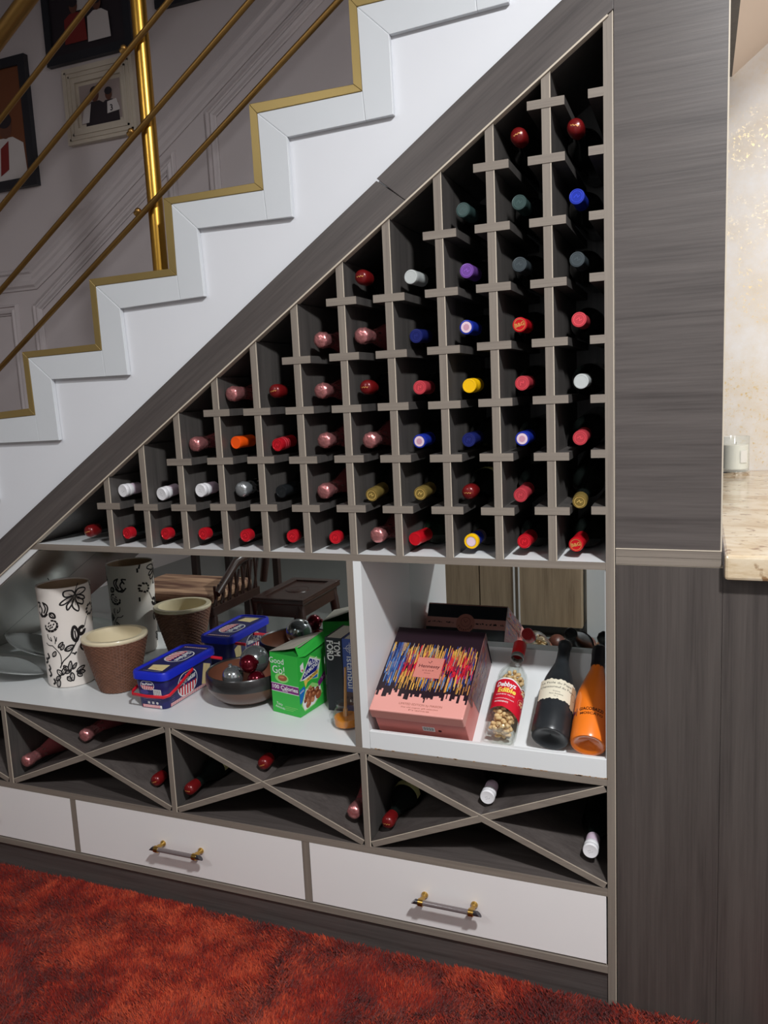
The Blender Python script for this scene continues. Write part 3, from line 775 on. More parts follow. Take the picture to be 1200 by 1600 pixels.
_protos = {}
def make_bottle(kind):
    """one bottle lying ready along its own +Z, base at the origin"""
    t = empty('wine_bottle')
    L = .295
    body, cap = kind
    glass = GLASSP if body == 'rose' else (GLASSG if body == 'green' else GLASSK)
    if cap in ('pink', 'silver'):
        champagne(MB(), L).build('bottle_glass', glass, t, smooth=50)
        def rf(r, z, a, k): return r * (1 + (0.05 * math.sin(a * 7 + z * 240) + .03 * math.sin(a * 11 - z * 310)) * (1 if 1 < k < 9 else .3))
        MB().lathe([(.0212, L - .088), (.0185, L - .074), (.0168, L - .062), (.0150, L - .048), (.0160, L - .036), (.0150, L - .030), (.0172, L - .022), (.0186, L - .012), (.0182, L - .003), (.0165, L + .003), (.010, L + .0058), (.0003, L + .0064)], 40, 0, None, cap0=False, cap1=False, rfun=rf).build('foil_capsule', FOIL[cap], t, smooth=70)
        pr = Print(lambda u, v, h: Vector((u, v, L + .0066 - (u * u + v * v) * 16 + h)))
        pr.line([(.009 * math.cos(k * .35), .009 * math.sin(k * .35)) for k in range(19)], .0012, FOIL[cap], 1)
        pr.build('foil_seal', t)
    elif cap == 'dome':
        bordeaux(MB(), L).build('bottle_glass', glass, t, smooth=50)
        MB().lathe([(.0146, L - .034), (.0150, L - .028), (.0162, L - .024), (.0168, L - .012), (.0166, L - .004), (.0146, L + .003), (.009, L + .0066), (.0003, L + .0078)], 32, cap0=False, cap1=False).build('wax_cap', FOIL['dome'], t, smooth=60)
        pr = Print(lambda u, v, h: Vector((u, v, L + .0082 - (u * u + v * v) * 26 + h)))
        pr.line([(-.0105 + .0021 * k, .0014 * math.sin(k * 2.2)) for k in range(11)], .0012, GOLDINK, 1)
        pr.build('gold_signature', t)
    elif cap == 'white':
        bordeaux(MB(), L).build('bottle_glass', glass, t, smooth=50)
        MB().lathe([(.0146, L - .055), (.0152, L - .050), (.0152, L - .026), (.0146, L - .024)], 28, cap0=False, cap1=False).build('lilac_sleeve', FOIL['lilac'], t, smooth=40)
        m2 = MB().lathe([(.0150, L - .027), (.0168, L - .022), (.0168, L - .014), (.0158, L - .012), (.0172, L - .010), (.0172, L - .001), (.0158, L + .001), (.0140, L + .0006), (.0003, L + .0006)], 28, cap0=False, cap1=False)
        m2.build('cap', FOIL['white'], t, smooth=35)
        m3 = MB()
        for k in range(5): m3.box((-.004 + .004 * (k % 3) - .0006, -.003 + .005 * (k // 3) - .0006, L + .0004), (-.004 + .004 * (k % 3) + .0006, -.003 + .005 * (k // 3) + .0006, L + .0009))
        m3.build('cap_dots', mat('grey_ink', srgb(120, 120, 120), .5), t)
    else:
        bordeaux(MB(), L).build('bottle_glass', glass, t, smooth=50)
        key = cap.split('_')[0]
        f = FOIL[key]
        cl = .020 if cap.endswith('_short') else .062
        prof = [(.0150, L - cl), (.0150, L - .014), (.0154, L - .012), (.0156, L - .003), (.0148, L + .0005), (.0126, L + .0008), (.0122, L + .0002), (.0003, L + .0002)]
        MB().lathe(prof, 32, cap0=False, cap1=False).build('foil_capsule', f, t, smooth=35)
        pr = Print(lambda u, v, h: Vector((u, v, L + .0006 + h)))
        if cap.endswith('_pale'):
            pr.ell(0, 0, .0118, .0118, PALEFACE, 1); pr.ell(0, 0, .007, .007, mat('pale_seal_2', srgb(198, 150, 170), .4), 2, 9)
            pr.build('cap_seal', t)
        elif cap.endswith('_bg'):
            pr.text('B&G', 0, 0, .0105, GOLDINK, 1, bold=.03); pr.line([(.0115 * math.cos(a), .0115 * math.sin(a)) for a in [k * math.pi / 12 for k in range(25)]], .0012, GOLDINK, 1)
            pr.build('cap_lettering', t)
        elif key in ('black', 'grey', 'purple', 'rose', 'gold', 'green', 'navy', 'red', 'blue'):
            hl = mat('seal_' + key, tuple(min(1, c * 1.9 + .012) for c in f.node_tree.nodes['Principled BSDF'].inputs['Base Color'].default_value[:3]), .35, metal=.2)
            pr.line([(.0105 * math.cos(a), .0105 * math.sin(a)) for a in [k * math.pi / 12 for k in range(25)]], .001, hl, 1)
            pr.line([(-.005, -.003), (-.001, .004), (.002, -.002), (.005, .003)], .0012, hl, 1)
            pr.build('cap_seal', t)
        if cap == 'red_rings' or cap == 'yellow':
            for k in range(3):
                z = L - .020 - .008 * k
                MB().lathe([(.0152, z), (.0158, z + .0012), (.0158, z + .0028), (.0152, z + .004)], 28, cap0=False, cap1=False).build('raised_ring', FOIL['rose'] if cap == 'red_rings' else f, t, smooth=40)
        if cap == 'blue_ring':
            MB().lathe([(.0151, L - .013), (.0166, L - .011), (.0168, L - .001), (.0158, L + .0012), (.0112, L + .0012), (.0110, L + .0004)], 28, cap0=False, cap1=False).build('yellow_ring', FOIL['yellow'], t, smooth=40)
            MB().lathe([(.0150, L - .050), (.0155, L - .049), (.0155, L - .047), (.0150, L - .046)], 28, cap0=False, cap1=False).build('gold_band', FOIL['gold'], t, smooth=40)
            MB().lathe([(.0150, L - .060), (.0155, L - .059), (.0155, L - .056), (.0150, L - .055)], 28, cap0=False, cap1=False).build('gold_band', FOIL['gold'], t, smooth=40)
            pr2 = Print(lambda u, v, h: Vector((u, v, L + .0008 + h))); pr2.ell(0, 0, .0104, .0104, PALEFACE, 1); pr2.build('cap_seal', t)
    return t
def add_label(t, m=YLAB):
    L = .295; r = .0350
    def fm(u, v, h):
        return Vector(((r + .0002 + h) * math.sin(u / r), (r + .0002 + h) * math.cos(u / r), v))
    pr = Print(fm)
    pr.rect(-.055, L - .142, .055, L - .1185, m, 1, nx=14)
    pr.poly([(-.006, L - .142), (-.002, L - .137), (0, L - .130), (.002, L - .137), (.006, L - .142), (0, L - .139)], BLACK, 2)
    pr.build('label_band', t, local=False)
def place_bottle(kind, base, cap_pt, label, group, lab=False, roll=0.0):
    if kind in _protos: t = copy_tree(_protos[kind])
    else: t = make_bottle(kind); _protos[kind] = t
    base = Vector(base); cap_pt = Vector(cap_pt)
    d = (cap_pt - base).normalized()
    start = cap_pt - d * .3005
    x = Vector((1, 0, 0)); y = d.cross(x).normalized(); x = y.cross(d).normalized()
    R = Matrix.Identity(4)
    for i in range(3): R[i][0] = x[i]; R[i][1] = y[i]; R[i][2] = d[i]
    t.matrix_basis = Matrix.Translation(start) @ R @ Matrix.Rotation(0.0 if lab else roll, 4, 'Z')
    tag(t, label, 'bottle', group)
    if lab: add_label_to.append(t)
    return t
add_label_to = []
ORD = ['first', 'second', 'third', 'fourth', 'fifth', 'sixth', 'seventh', 'eighth', 'ninth', 'tenth', 'eleventh', 'twelfth']
NICE = {'red': 'red foil capped', 'bright': 'bright red foil capped', 'rose': 'rose red capped', 'dome': 'round dark red capped', 'pink': 'crinkled pink foil', 'white': 'white capped',
        'silver': 'silver foil', 'matsilver': 'pale silver capped', 'black': 'black foil capped', 'grey': 'charcoal capped', 'green': 'dark green capped', 'gold': 'gold capped', 'orange': 'bright orange capped',
        'blue': 'blue capped', 'navy': 'dark blue capped', 'purple': 'purple capped', 'yellow': 'bright yellow capped'}
ROWN = ['bottom row', 'second row up', 'third row up', 'fourth row up', 'fifth row up', 'sixth row up', 'seventh row up', 'top row']
# row, left divider index (cell lies between divider k and k-1), cap in the photo, capsule, body
BOT = [
 (-1, 12, 137, 831, 'dome', 'k'), (-1, 11, 190, 834, 'red_short', 'k'), (-1, 10, 256, 835, 'red_short', 'k'), (-1, 9, 315, 835, 'red_short', 'k'), (-1, 8, 381, 838, 'red_short', 'k'), (-1, 7, 455, 839, 'red_short', 'k'),
 (-1, 6, 522, 841, 'red_short', 'k'), (-1, 5, 588, 837, 'pink', 'rose'), (-1, 4, 646, 843, 'bright', 'green'), (-1, 3, 735, 847, 'blue_ring', 'k'), (-1, 2, 818, 847, 'red', 'k'), (-1, 1, 899, 852, 'bright_bg', 'k'),
 (0, 11, 189, 767.5, 'white', 'k'), (0, 10, 250, 773, 'white', 'k'), (0, 9, 311, 767, 'white', 'k'), (0, 8, 375, 766, 'silver', 'k'), (0, 7, 437, 769, 'black', 'k'), (0, 6, 504, 769, 'pink', 'rose'),
 (0, 5, 579, 774.5, 'gold', 'k'), (0, 4, 655, 772, 'gold', 'k'), (0, 3, 731, 770, 'dome', 'k'), (0, 2, 812, 775, 'rose', 'k'), (0, 1, 905, 785.5, 'gold_short', 'k'),
 (1, 9, 301, 695, 'pink', 'rose'), (1, 8, 366, 692, 'orange', 'k'), (1, 7, 431, 696, 'red_rings', 'k'), (1, 6, 505, 689, 'pink', 'rose'), (1, 5, 576, 689, 'pink', 'rose'), (1, 4, 654, 690, 'blue_pale', 'k'),
 (1, 3, 731, 688, 'navy', 'k'), (1, 2, 815, 686, 'blue_pale', 'k'), (1, 1, 905.7, 685, 'rose', 'k'),
 (2, 8, 359, 616, 'pink', 'rose'), (2, 7, 427.5, 611, 'dome', 'k'), (2, 6, 500, 611, 'pink', 'rose'), (2, 5, 570.4, 605, 'dome', 'k'), (2, 4, 654.3, 605.5, 'rose', 'k'), (2, 3, 732, 603, 'yellow', 'k'), (2, 2, 814.7, 599, 'rose', 'k'), (2, 1, 907.4, 596, 'matsilver', 'k'),
 (3, 6, 499.3, 531, 'pink', 'rose'), (3, 5, 562.8, 524.5, 'pink', 'rose'), (3, 4, 648.6, 525, 'navy', 'k'), (3, 3, 727.5, 511, 'blue_pale', 'k'), (3, 2, 811, 507, 'bright_bg', 'k'), (3, 1, 904, 499, 'rose', 'k'),
 (4, 5, 562.8, 432, 'dome', 'k'), (4, 4, 640, 432, 'matsilver', 'k'), (4, 3, 728, 422.5, 'purple', 'k'), (4, 2, 810.5, 412.5, 'grey', 'k'), (4, 1, 901, 404.5, 'grey', 'k'),
 (5, 3, 722, 327, 'green', 'k'), (5, 2, 810, 315, 'green', 'k'), (5, 1, 900.5, 306, 'blue', 'k'),
 (6, 2, 808.4, 210, 'dome', 'k'), (6, 1, 897.7, 196, 'dome', 'k')]
cnt = {}
LEDR = {r: U(*q, y=0.0).z for r, q in {0: (936.7, 797.7), 1: (937, 709), 2: (937, 622.8), 3: (936, 530), 4: (935, 432.5), 5: (934.5, 335.8), 6: (933, 234.5), 7: (932, 144.5)}.items()}
for r, k, u, v, cap, body in BOT:
    cnt[r] = cnt.get(r, 0) + 1
    p = U(u, v, y=0.022)
    rb = .0388 if cap in ('pink', 'silver') else .0353
    rc = .0196 if cap in ('pink', 'silver') else .0176
    p.x = min(max(p.x, DX[k] + BT / 2 + rc), DX[k - 1] - BT / 2 - rc) if k < 12 else p.x
    if r < 0:
        xl_, xr_ = DX[k] + BT / 2, DX[k - 1] - BT / 2
        xc = (xl_ + xr_) / 2 if k < 12 else p.x
        zreq = Z0 + rb + .0006
    else:
        la, lb_ = LW[(k, r)], LW.get((k - 1, r))
        gl_ = DX[k] * .4 + la.x * .6 + LWD
        gr2 = (DX[k - 1] * .4 + lb_.x * .6 - LWD) if lb_ else -.0365
        zt_ = max(la.z, lb_.z if lb_ else LEDR[r]) + LT / 2
        xc = (gl_ + gr2) / 2; g = (gr2 - gl_) / 2
        dm = min(.011, abs(p.x - xc) * .42)
        zreq = zt_ + math.sqrt(max(1e-6, rb * rb - max(0, g - dm) ** 2)) + .0008
    fb = .195 / .3005
    bx = xc - max(-.010, min(.010, (p.x - xc) * .40))
    bz = zreq if p.z >= zreq else zreq + (zreq - p.z) * fb / (1 - fb)
    base = Vector((bx, .318, bz)); cp = Vector((p.x, .022, p.z))
    key = cap.split('_')[0]
    last = ', ' if True else ''
    nm = 'red banded' if cap == 'red_rings' else ('blue capped with yellow ring' if cap == 'blue_ring' else ('pale sealed blue capped' if cap == 'blue_pale' else NICE[key]))
    lb = '%s bottle, %s from the left in the %s' % (nm, ORD[cnt[r] - 1], ROWN[r + 1])
    place_bottle((body, cap), base, cp, lb, 'wine bottles in the triangular rack', (r, k) in ((0, 3), (2, 5)), roll=random.uniform(-.6, .6) if cap not in ('bright_bg',) else 0.25)
# bottles in the crossed bays: (cap px, label band, bay wedge)
XB = [
 (31, 1190, 'pink', 'rose', (-1.66, .30, .365), 'pink foil bottle lying in the left wedge of the leftmost crossed bay'),
 (127, 1160, 'pink', 'rose', (-1.44, .31, .448), 'pink foil bottle lying in the upper wedge of the leftmost crossed bay'),
 (240, 1226, 'dome', 'k', (-1.205, .31, .378), 'dark red capped bottle in the right wedge of the leftmost crossed bay'),
 (287, 1234.6, 'dome', 'k', (-1.085, .31, .372), 'yellow banded dark bottle in the left wedge of the middle crossed bay'),
 (409, 1196.6, 'dome', 'k', (-.862, .31, .452), 'dark red capped bottle in the upper wedge of the middle crossed bay'),
 (551.4, 1271, 'pink', 'rose', (-.636, .31, .372), 'pink foil bottle in the right wedge of the middle crossed bay'),
 (604.5, 1287, 'dome', 'k', (-.510, .31, .368), 'yellow banded dark bottle in the left wedge of the right crossed bay'),
 (760.5, 1248, 'white', 'k', (-.289, .31, .455), 'white capped bottle in the upper wedge of the right crossed bay'),
 (922, 1332, 'white', 'k', (-.060, .31, .372), 'white capped bottle in the right wedge of the right crossed bay')]
for u, v, cap, body, base, lb in XB:
    p = U(u, v, y=0.022)
    rb = .0388 if cap in ('pink', 'silver') else .0353
    bay = [i for i in range(4) if BX[i + 1] < p.x < BX[i]][0]
    xr = BX[bay] - (.008 if bay else 0); xlft = BX[bay + 1] + .008; md = Vector(((xr + xlft) / 2, (zb0 + zb1) / 2))
    A = Vector((xlft, zb0)); Bv = Vector((xlft, zb1)); Cv = Vector((xr, zb1)); Dv = Vector((xr, zb0))
    wedge = (A, Bv, md) if 'left wedge' in lb else ((Bv, Cv, md) if 'upper wedge' in lb else (Cv, Dv, md))
    cen = (wedge[0] + wedge[1] + wedge[2]) / 3
    def settle(c, rr):
        for it in range(60):
            for i in range(3):
                q0, q1 = wedge[i], wedge[(i + 1) % 3]; d = (q1 - q0).normalized(); nn = Vector((-d.y, d.x))
                if nn.dot(cen - q0) < 0: nn = -nn
                need = rr + (.0092 if (q0 is md or q1 is md) else .0005)
                dd = nn.dot(c - q0)
                if dd < need: c = c + nn * (need - dd)
        return c
    cp2 = settle(Vector((p.x, p.z)), rb - .013); p.x, p.z = cp2.x, cp2.y
    c = settle(Vector((p.x, p.z)), rb + .004)
    cc = Vector((p.x, p.z)); base = Vector((c.x, .318, c.y)) 
    place_bottle((body, cap), base, p, lb, 'wine bottles in the crossed bays', 'yellow banded' in lb, roll=0.4)
for t in add_label_to: add_label(t)

# ------------------------------------------------------------------ things on the open shelf
def lerp(a, b, t): return a + (b - a) * t
# floral vase
VX, VY, VH = -1.645, 0.195, 0.312
VASEM = mat('vase_ceramic', srgb(236, 228, 220), 0.42, noise=0.03, nscale=18, bump=0.05)
VASEIN = mat('vase_inside', srgb(186, 158, 128), 0.6)
vase = thing('flower_vase', 'tall white cylinder vase with black painted flowers on the open shelf', 'vase', (VX, VY, SZ))
T = Matrix.Translation((VX, VY, SZ))
def vr(z): return lerp(.0705, .0785, z / VH)
MB().lathe([(.001, .0008), (.062, .0008), (.068, .002), (.0705, .008)] + [(vr(z), z) for z in (.06, .12, .18, .24, .29)] + [(.0788, VH - .004), (.0780, VH), (.0745, VH), (.0735, VH - .004)], 64, 0, T, cap0=False, cap1=False).build('vase_body', VASEM, vase, smooth=40)
MB().lathe([(.0735, VH - .004), (.069, .05), (.066, .012), (.001, .010)], 48, 0, T, cap0=False, cap1=False).build('vase_inside', VASEIN, vase, smooth=40)
va0 = math.atan2(CAM[1] - VY, CAM[0] - VX)
def vmap(u, v, h):
    a = va0 + u; r = vr(v) + .0002 + h
    return Vector((VX + r * math.cos(a), VY + r * math.sin(a), SZ + v))
pr = Print(vmap, 0.0002)
def vxy(x, y, off=0.0):
    yy = (1480 - y) / 1235.0
    xc = lerp(545, 458, yy); hw = lerp(315, 350, yy)
    s = max(-.98, min(.98, (x - xc) / hw))
    return (math.asin(s) + off, max(.006, yy * .302 + .004 + .012 * (s - .2)))
INK = mat('vase_paint', srgb(24, 20, 22), 0.5); INK2 = mat('vase_paint_grey', srgb(128, 120, 114), 0.55)
def smooth(pts, closed=False, k=3):
    out = []; n = len(pts)
    rngk = range(n if closed else n - 1)
    for i in rngk:
        p0, p1, p2, p3 = pts[(i - 1) % n if closed else max(i - 1, 0)], pts[i], pts[(i + 1) % n], pts[(i + 2) % n if closed else min(i + 2, n - 1)]
        for j in range(k):
            t = j / k
            out.append(tuple(.5 * (2 * p1[c] + (p2[c] - p0[c]) * t + (2 * p0[c] - 5 * p1[c] + 4 * p2[c] - p3[c]) * t * t + (3 * p1[c] - p0[c] - 3 * p2[c] + p3[c]) * t ** 3) for c in (0, 1)))
    if not closed: out.append(pts[-1])
    return out
def vline(pts, w, off, closed=False, m=None, lay=2):
    # width is in pattern units; angles are scaled to arc length inside fmap, so convert through a local print
    w *= 1.35
    q = [vxy(x, y, off) for x, y in smooth(pts, closed)]
    if closed: q.append(q[0])
    for k in range(len(q) - 1):
        (a0, v0), (a1, v1) = q[k], q[k + 1]
        du, dv = (a1 - a0) * .075, v1 - v0; L = math.hypot(du, dv) or 1e-9
        nx, ny = -dv / L * w / 2 / .075, du / L * w / 2; ex, ey = du / L * w * .2 / .075, dv / L * w * .2
        i0 = [(a0 - ex - nx, v0 - ey - ny), (a1 + ex - nx, v1 + ey - ny), (a1 + ex + nx, v1 + ey + ny), (a0 - ex + nx, v0 - ey + ny)]
        pr.mb.add([vmap(p[0], p[1], lay * .0002) for p in i0], [(0, 1, 2, 3)], pr.mi(m or INK))
def leaf(cx, cy, L, W, ang, off, w=.0030, vein=True):
    c, s = math.cos(ang), math.sin(ang)
    f = lambda x, y: (cx + x * c - y * s, cy + x * s + y * c)
    vline([f(0, 0), f(L * .35, W), f(L * .75, W * .7), f(L, 0), f(L * .7, -W * .8), f(L * .3, -W * .9)], w, off, True)
    if vein: vline([f(L * .1, 0), f(L * .7, W * .05)], w * .5, off)
for off in (0.0, math.pi):
    for p in ([(600, 330), (560, 270), (470, 255), (450, 290), (480, 330), (560, 335)], [(590, 345), (500, 350), (430, 375), (405, 405), (450, 415), (520, 390)],
              [(590, 350), (530, 400), (490, 440), (500, 495), (545, 455), (580, 400)], [(590, 360), (560, 440), (580, 500), (635, 550), (645, 510), (620, 440)],
              [(600, 350), (610, 420), (650, 460), (695, 485), (702, 440), (650, 390)], [(600, 345), (650, 352), (705, 385), (722, 425), (680, 415), (630, 380)], [(605, 320), (640, 275), (710, 285), (735, 320), (690, 345), (620, 345)]):
        vline(p, .0034, off, True)
        cx = sum(q[0] for q in p) / len(p); cy = sum(q[1] for q in p) / len(p)
        vline([(592, 345), ((592 + cx) / 2, (345 + cy) / 2), (cx, cy)], .0014, off, m=INK2)
    vline([(600, 300), (618, 255), (640, 205)], .0018, off)
    for p in ([(190, 345), (240, 380), (252, 435), (222, 500), (180, 525), (150, 470)], [(200, 360), (225, 420), (205, 480)], [(160, 380), (185, 440), (170, 500)], [(135, 350), (160, 350), (150, 410)], [(180, 500), (210, 525), (245, 495)]):
        vline(p, .0038, off)
    leaf(275, 490, 88, 26, .75, off, .0042)
    for a in range(11):
        t = a / 11 * 2 * math.pi + .3
        if 3.6 < t < 4.4: continue
        x, y = 292 + 72 * math.cos(t), 648 + 66 * math.sin(t)
        vline([(x - 14 * math.sin(t), y + 12 * math.cos(t)), (x + 14 * math.sin(t), y - 12 * math.cos(t))], .0055 if t < 3 else .0042, off)
    for (x, y) in ((262, 610), (255, 650), (282, 640), (300, 665), (320, 632), (275, 675)): vline([(x - 7, y + 8), (x + 7, y - 8)], .0028, off)
    for p in ([(240, 750), (250, 800), (290, 840), (275, 790)], [(225, 860), (250, 890), (300, 900)], [(320, 780), (335, 830), (330, 880)], [(350, 800), (345, 850)], [(300, 905), (350, 965), (390, 1030), (402, 1110), (398, 1150)]): vline(p, .0020, off)
    leaf(370, 935, 80, 20, -.8, off, .0028); leaf(300, 1040, 70, 22, -1.1, off, .0028); leaf(400, 970, 70, 22, -1.0, off, .0026)
    vline([(385, 1195), (425, 1120), (505, 1062), (545, 1005), (600, 920)], .0026, off)
    leaf(600, 915, 195, 40, -1.72, off, .0060); leaf(450, 985, 118, 30, -.2, off, .0040)
    for r, w in ((46, .005), (26, .003)):
        vline([(668 + r * math.cos(t), 805 + r * 1.1 * math.sin(t)) for t in [k * .7 for k in range(9)]], w, off)
    vline([(712, 760), (730, 700), (745, 660)], .0018, off)
    vline([(540, 1045), (575, 1060), (595, 1050), (570, 1075)], .0030, off)
    leaf(670, 960, 110, 30, 1.3, off, .0040)
    for a in range(9):
        t = a / 9 * 2 * math.pi; x, y = 782 + 38 * math.cos(t), 590 + 62 * math.sin(t)
        vline([(x - 8, y + 6), (x + 6, y - 8)], .0050, off)
    for (x, y, L, W, a) in ((500, 1270, 130, 24, -1.45), (480, 1250, 90, 22, -2.2), (540, 1250, 80, 20, -.9), (590, 1300, 110, 26, -.35), (600, 1310, 100, 24, .25), (600, 1320, 80, 22, .8), (520, 1290, 110, 26, 1.35), (470, 1330, 80, 22, .9), (400, 1290, 90, 26, -2.2), (410, 1290, 100, 26, -1.2), (380, 1300, 70, 22, 2.4), (360, 1340, 110, 22, 1.6), (440, 1270, 80, 20, -.1)):
        leaf(x, y, L, W, a, off, .0030)
    for (x, y) in ((235, 1000), (215, 1060), (245, 1150), (255, 1230), (300, 1330)): vline([(x, y), (x + 16, y + 44), (x - 4, y + 66)], .0050, off)
    for (x, y) in ((790, 260), (805, 310), (840, 720)): vline([(x, y), (x + 8, y + 50)], .0045, off)
pr.build('painted_flowers', vase)['label'] = 'black flower drawing'

# woven planter
PXc, PYc, PH = -1.452, 0.180, 0.168
pot = thing('woven_planter', 'brown woven planter with a cream inner rim on the open shelf', 'plant pot', (PXc, PYc, SZ))
WICK = mat('brown_wicker', srgb(116, 78, 60), 0.55, noise=0.4, nscale=60)
CREAMC = mat('cream_ceramic', srgb(226, 212, 178), 0.3, coat=0.3)
T = Matrix.Translation((PXc, PYc, SZ))
prof = []; rows = 30
for k in range(rows * 3 + 1):
    t = k / (rows * 3); z = .002 + t * (PH - .012)
    r = lerp(.054, .0935, t ** .92)
    prof.append((r, z))
def weave(r, z, a, k):
    row = k // 3
    return r + .0022 * math.sin((k % 3) / 3 * math.pi) + .0009 * math.sin(a * 30 + (row % 2) * math.pi)
MB().lathe(prof, 180, 0, T, cap0=True, cap1=False, rfun=weave).build('woven_basket', WICK, pot, smooth=60)
MB().lathe([(.0925, PH - .012), (.0960, PH - .008), (.0965, PH - .002), (.0945, PH + .001), (.0800, PH + .0005), (.0785, PH - .004), (.0775, PH - .012), (.060, .06), (.046, .02), (.001, .018)], 64, 0, T, cap0=False, cap1=False).build('inner_pot', CREAMC, pot, smooth=45)

# biscuit tub with blue lid
def rrect(w, d, r, n=5):
    out = []
    for cx, cy, a0 in ((w / 2 - r, d / 2 - r, 0), (-w / 2 + r, d / 2 - r, 90), (-w / 2 + r, -d / 2 + r, 180), (w / 2 - r, -d / 2 + r, 270)):
        for k in range(n + 1):
            a = math.radians(a0 + 90 * k / n); out.append((cx + r * math.cos(a), cy + r * math.sin(a)))
    return out
def loft(rings, T, cap0=True, cap1=True):
    mb = MB(); n = len(rings[0][0]); vs = []; fs = []
    for pts, z in rings: vs += [(p[0], p[1], z) for p in pts]
    for k in range(len(rings) - 1):
        for i in range(n):
            j = (i + 1) % n; fs.append((k * n + i, k * n + j, (k + 1) * n + j, (k + 1) * n + i))
    if cap0: fs.append(tuple(range(n))[::-1])
    if cap1: fs.append(tuple((len(rings) - 1) * n + i for i in range(n)))
    return mb.add(vs, fs, 0, T)
TX, TY = -1.2445, 0.1845
BLUE = mat('blue_plastic', srgb(28, 44, 190), 0.35); NAVY = mat('navy_tub', srgb(30, 32, 98), 0.4)
REDP = mat('red_plastic', srgb(206, 26, 44), 0.4); CRK = mat('cracker_cream', srgb(226, 206, 150), 0.5); CRK2 = mat('cracker_brown', srgb(206, 150, 110), 0.5)
tin = thing('biscuit_tub', 'rectangular navy biscuit tub with blue lid and red carry handle', 'tub', (TX, TY, SZ))
T = Matrix.Translation((TX, TY, SZ))
TW0, TD0, TW1, TD1 = .094, .232, .108, .246
loft([(rrect(TW0 - .004, TD0 - .004, .016), 0.0005), (rrect(TW0, TD0, .018), .003), (rrect(TW1, TD1, .02), .096)], T).build('tub_body', NAVY, tin, smooth=35)
loft([(rrect(.114, .252, .022), .086), (rrect(.120, .258, .024), .087), (rrect(.120, .258, .024), .104), (rrect(.116, .254, .023), .1085), (rrect(.104, .242, .018), .1090), (rrect(.102, .240, .017), .1060), (rrect(.09, .228, .012), .1060)], T).build('tub_lid', BLUE, tin, smooth=35)
def sky_logo(p, cx, cy, w, h, lay=2, txt='SkyFlakes'):
    r = h / 2
    cap = [(cx + (w / 2 - r) * (1 if math.cos(t) >= 0 else -1) + r * math.cos(t), cy + r * math.sin(t)) for t in [2 * math.pi * i / 40 for i in range(40)]]
    p.poly(cap, INKW, lay)
    k = .94
    cap2 = [(cx + (x - cx) * k, cy + (y - cy) * (k - .03)) for x, y in cap]
    p.poly(cap2, NAVY, lay + 1)
    low = [q for q in cap2 if q[1] <= cy - .02 * h]
    p.poly(low, INKW, lay + 2)
    n = 7
    xs = [q[0] for q in low]; x0, x1 = min(xs), max(xs)
    for i in range(n):
        a = lerp(x0, x1, (i + .2) / n); b2 = lerp(x0, x1, (i + .72) / n)
        def yb(x):
            d = max(0, abs(x - cx) - (w / 2 - r) * k); return cy - (max(0, (r * (k - .03)) ** 2 - (d * (k - .03) / k) ** 2)) ** .5
        p.poly([(a, cy - .02 * h), (a, max(yb(a), cy - h * .46)), (b2, max(yb(b2), cy - h * .46)), (b2, cy - .02 * h)][::1], REDP, lay + 3)
    p.text(txt, cx, cy + .16 * h, h * .34, INKW, lay + 4, bold=.03, width=w * .78, rot=.08, shear=.15)
    p.text('M.Y. San', cx, cy + .36 * h, h * .10, INKW, lay + 4)
def stripes(p, x0, x1, y0, y1, step):
    n = int((x1 - x0) / step); p.rect(x0, y0, x1, y1, INKW, 1)
    for i in range(n): p.rect(x0 + i * step, y0, x0 + i * step + step * .5, y1, REDP, 2)
NAVYP = mat('navy_print', srgb(24, 26, 84), 0.4)
# top print, reading towards the front edge
p = Print(plane_map((TX, TY, SZ + .1062), (0, -1, 0), (1, 0, 0)), .00015)
p.rect(-.112, -.043, .112, .043, NAVYP, 1)
sky_logo(p, -.022, 0.0, .098, .072, 2)
p.poly([(.060, -.030), (.096, -.022), (.100, .030), (.052, .022)], CRK, 3); p.line([(.078, -.026), (.084, .000), (.097, .004)], .0012, CRK2, 4); p.line([(.084, 0), (.076, .026)], .0010, CRK2, 4)
p.rect(-.104, -.040, -.099, .040, INKW, 3); 
for i in range(12): p.rect(-.104, -.040 + i * .0067, -.099, -.0372 + i * .0067, REDP, 4)
for i in range(14): p.rect(.1055, -.028 + i * .0042, .1075, -.0262 + i * .0042, INKW, 3)
p.build('lid_print', tin)
# long right side
sl_ = (TW1 - TW0) / 2 / .093
p = Print(plane_map((TX + TW0 / 2 + .0003, TY, SZ + .003), (0, 1, 0), (sl_, 0, 1)), .00015)
sky_logo(p, -.018, .043, .096, .072, 2)
p.poly([(.052, .012), (.080, .004), (.098, .060), (.062, .074)], CRK, 3); p.line([(.066, .010), (.078, .066)], .0012, CRK2, 4)
stripes(p, -.098, .098, 0.0, .0095, .0046)
for i in range(3): p.rect(-.094, .014 + .006 * i, -.080, .0155 + .006 * i, mat('print_grey', srgb(120, 118, 150), .5), 2)
p.build('side_print', tin)
p = Print(plane_map((TX, TY - TD0 / 2 - .0003, SZ + .003), (1, 0, 0), (0, -sl_, 1)), .00015)
sky_logo(p, -.008, .066, .046, .026, 2)
p.rect(.010, .036, .036, .056, INKW, 2)
for i in range(11): p.rect(.0125 + i * .002, .038, .0135 + i * .002 - (i % 3) * .0003, .0545, BLACK, 3)
for i, w in enumerate((.052, .060, .044)): p.rect(-.028, .030 - i * .005, -.028 + w, .0312 - i * .005, mat('print_grey', srgb(120, 118, 150), .5), 2)
p.ell(-.020, .046, .014, .007, mat('print_violet', srgb(70, 66, 132), .5), 2)
for i in range(3): p.rect(-.014 + i * .014, .0115, -.006 + i * .014, .0185, INKW, 2) if i < 2 else p.ell(.018, .015, .004, .004, INKW, 2)
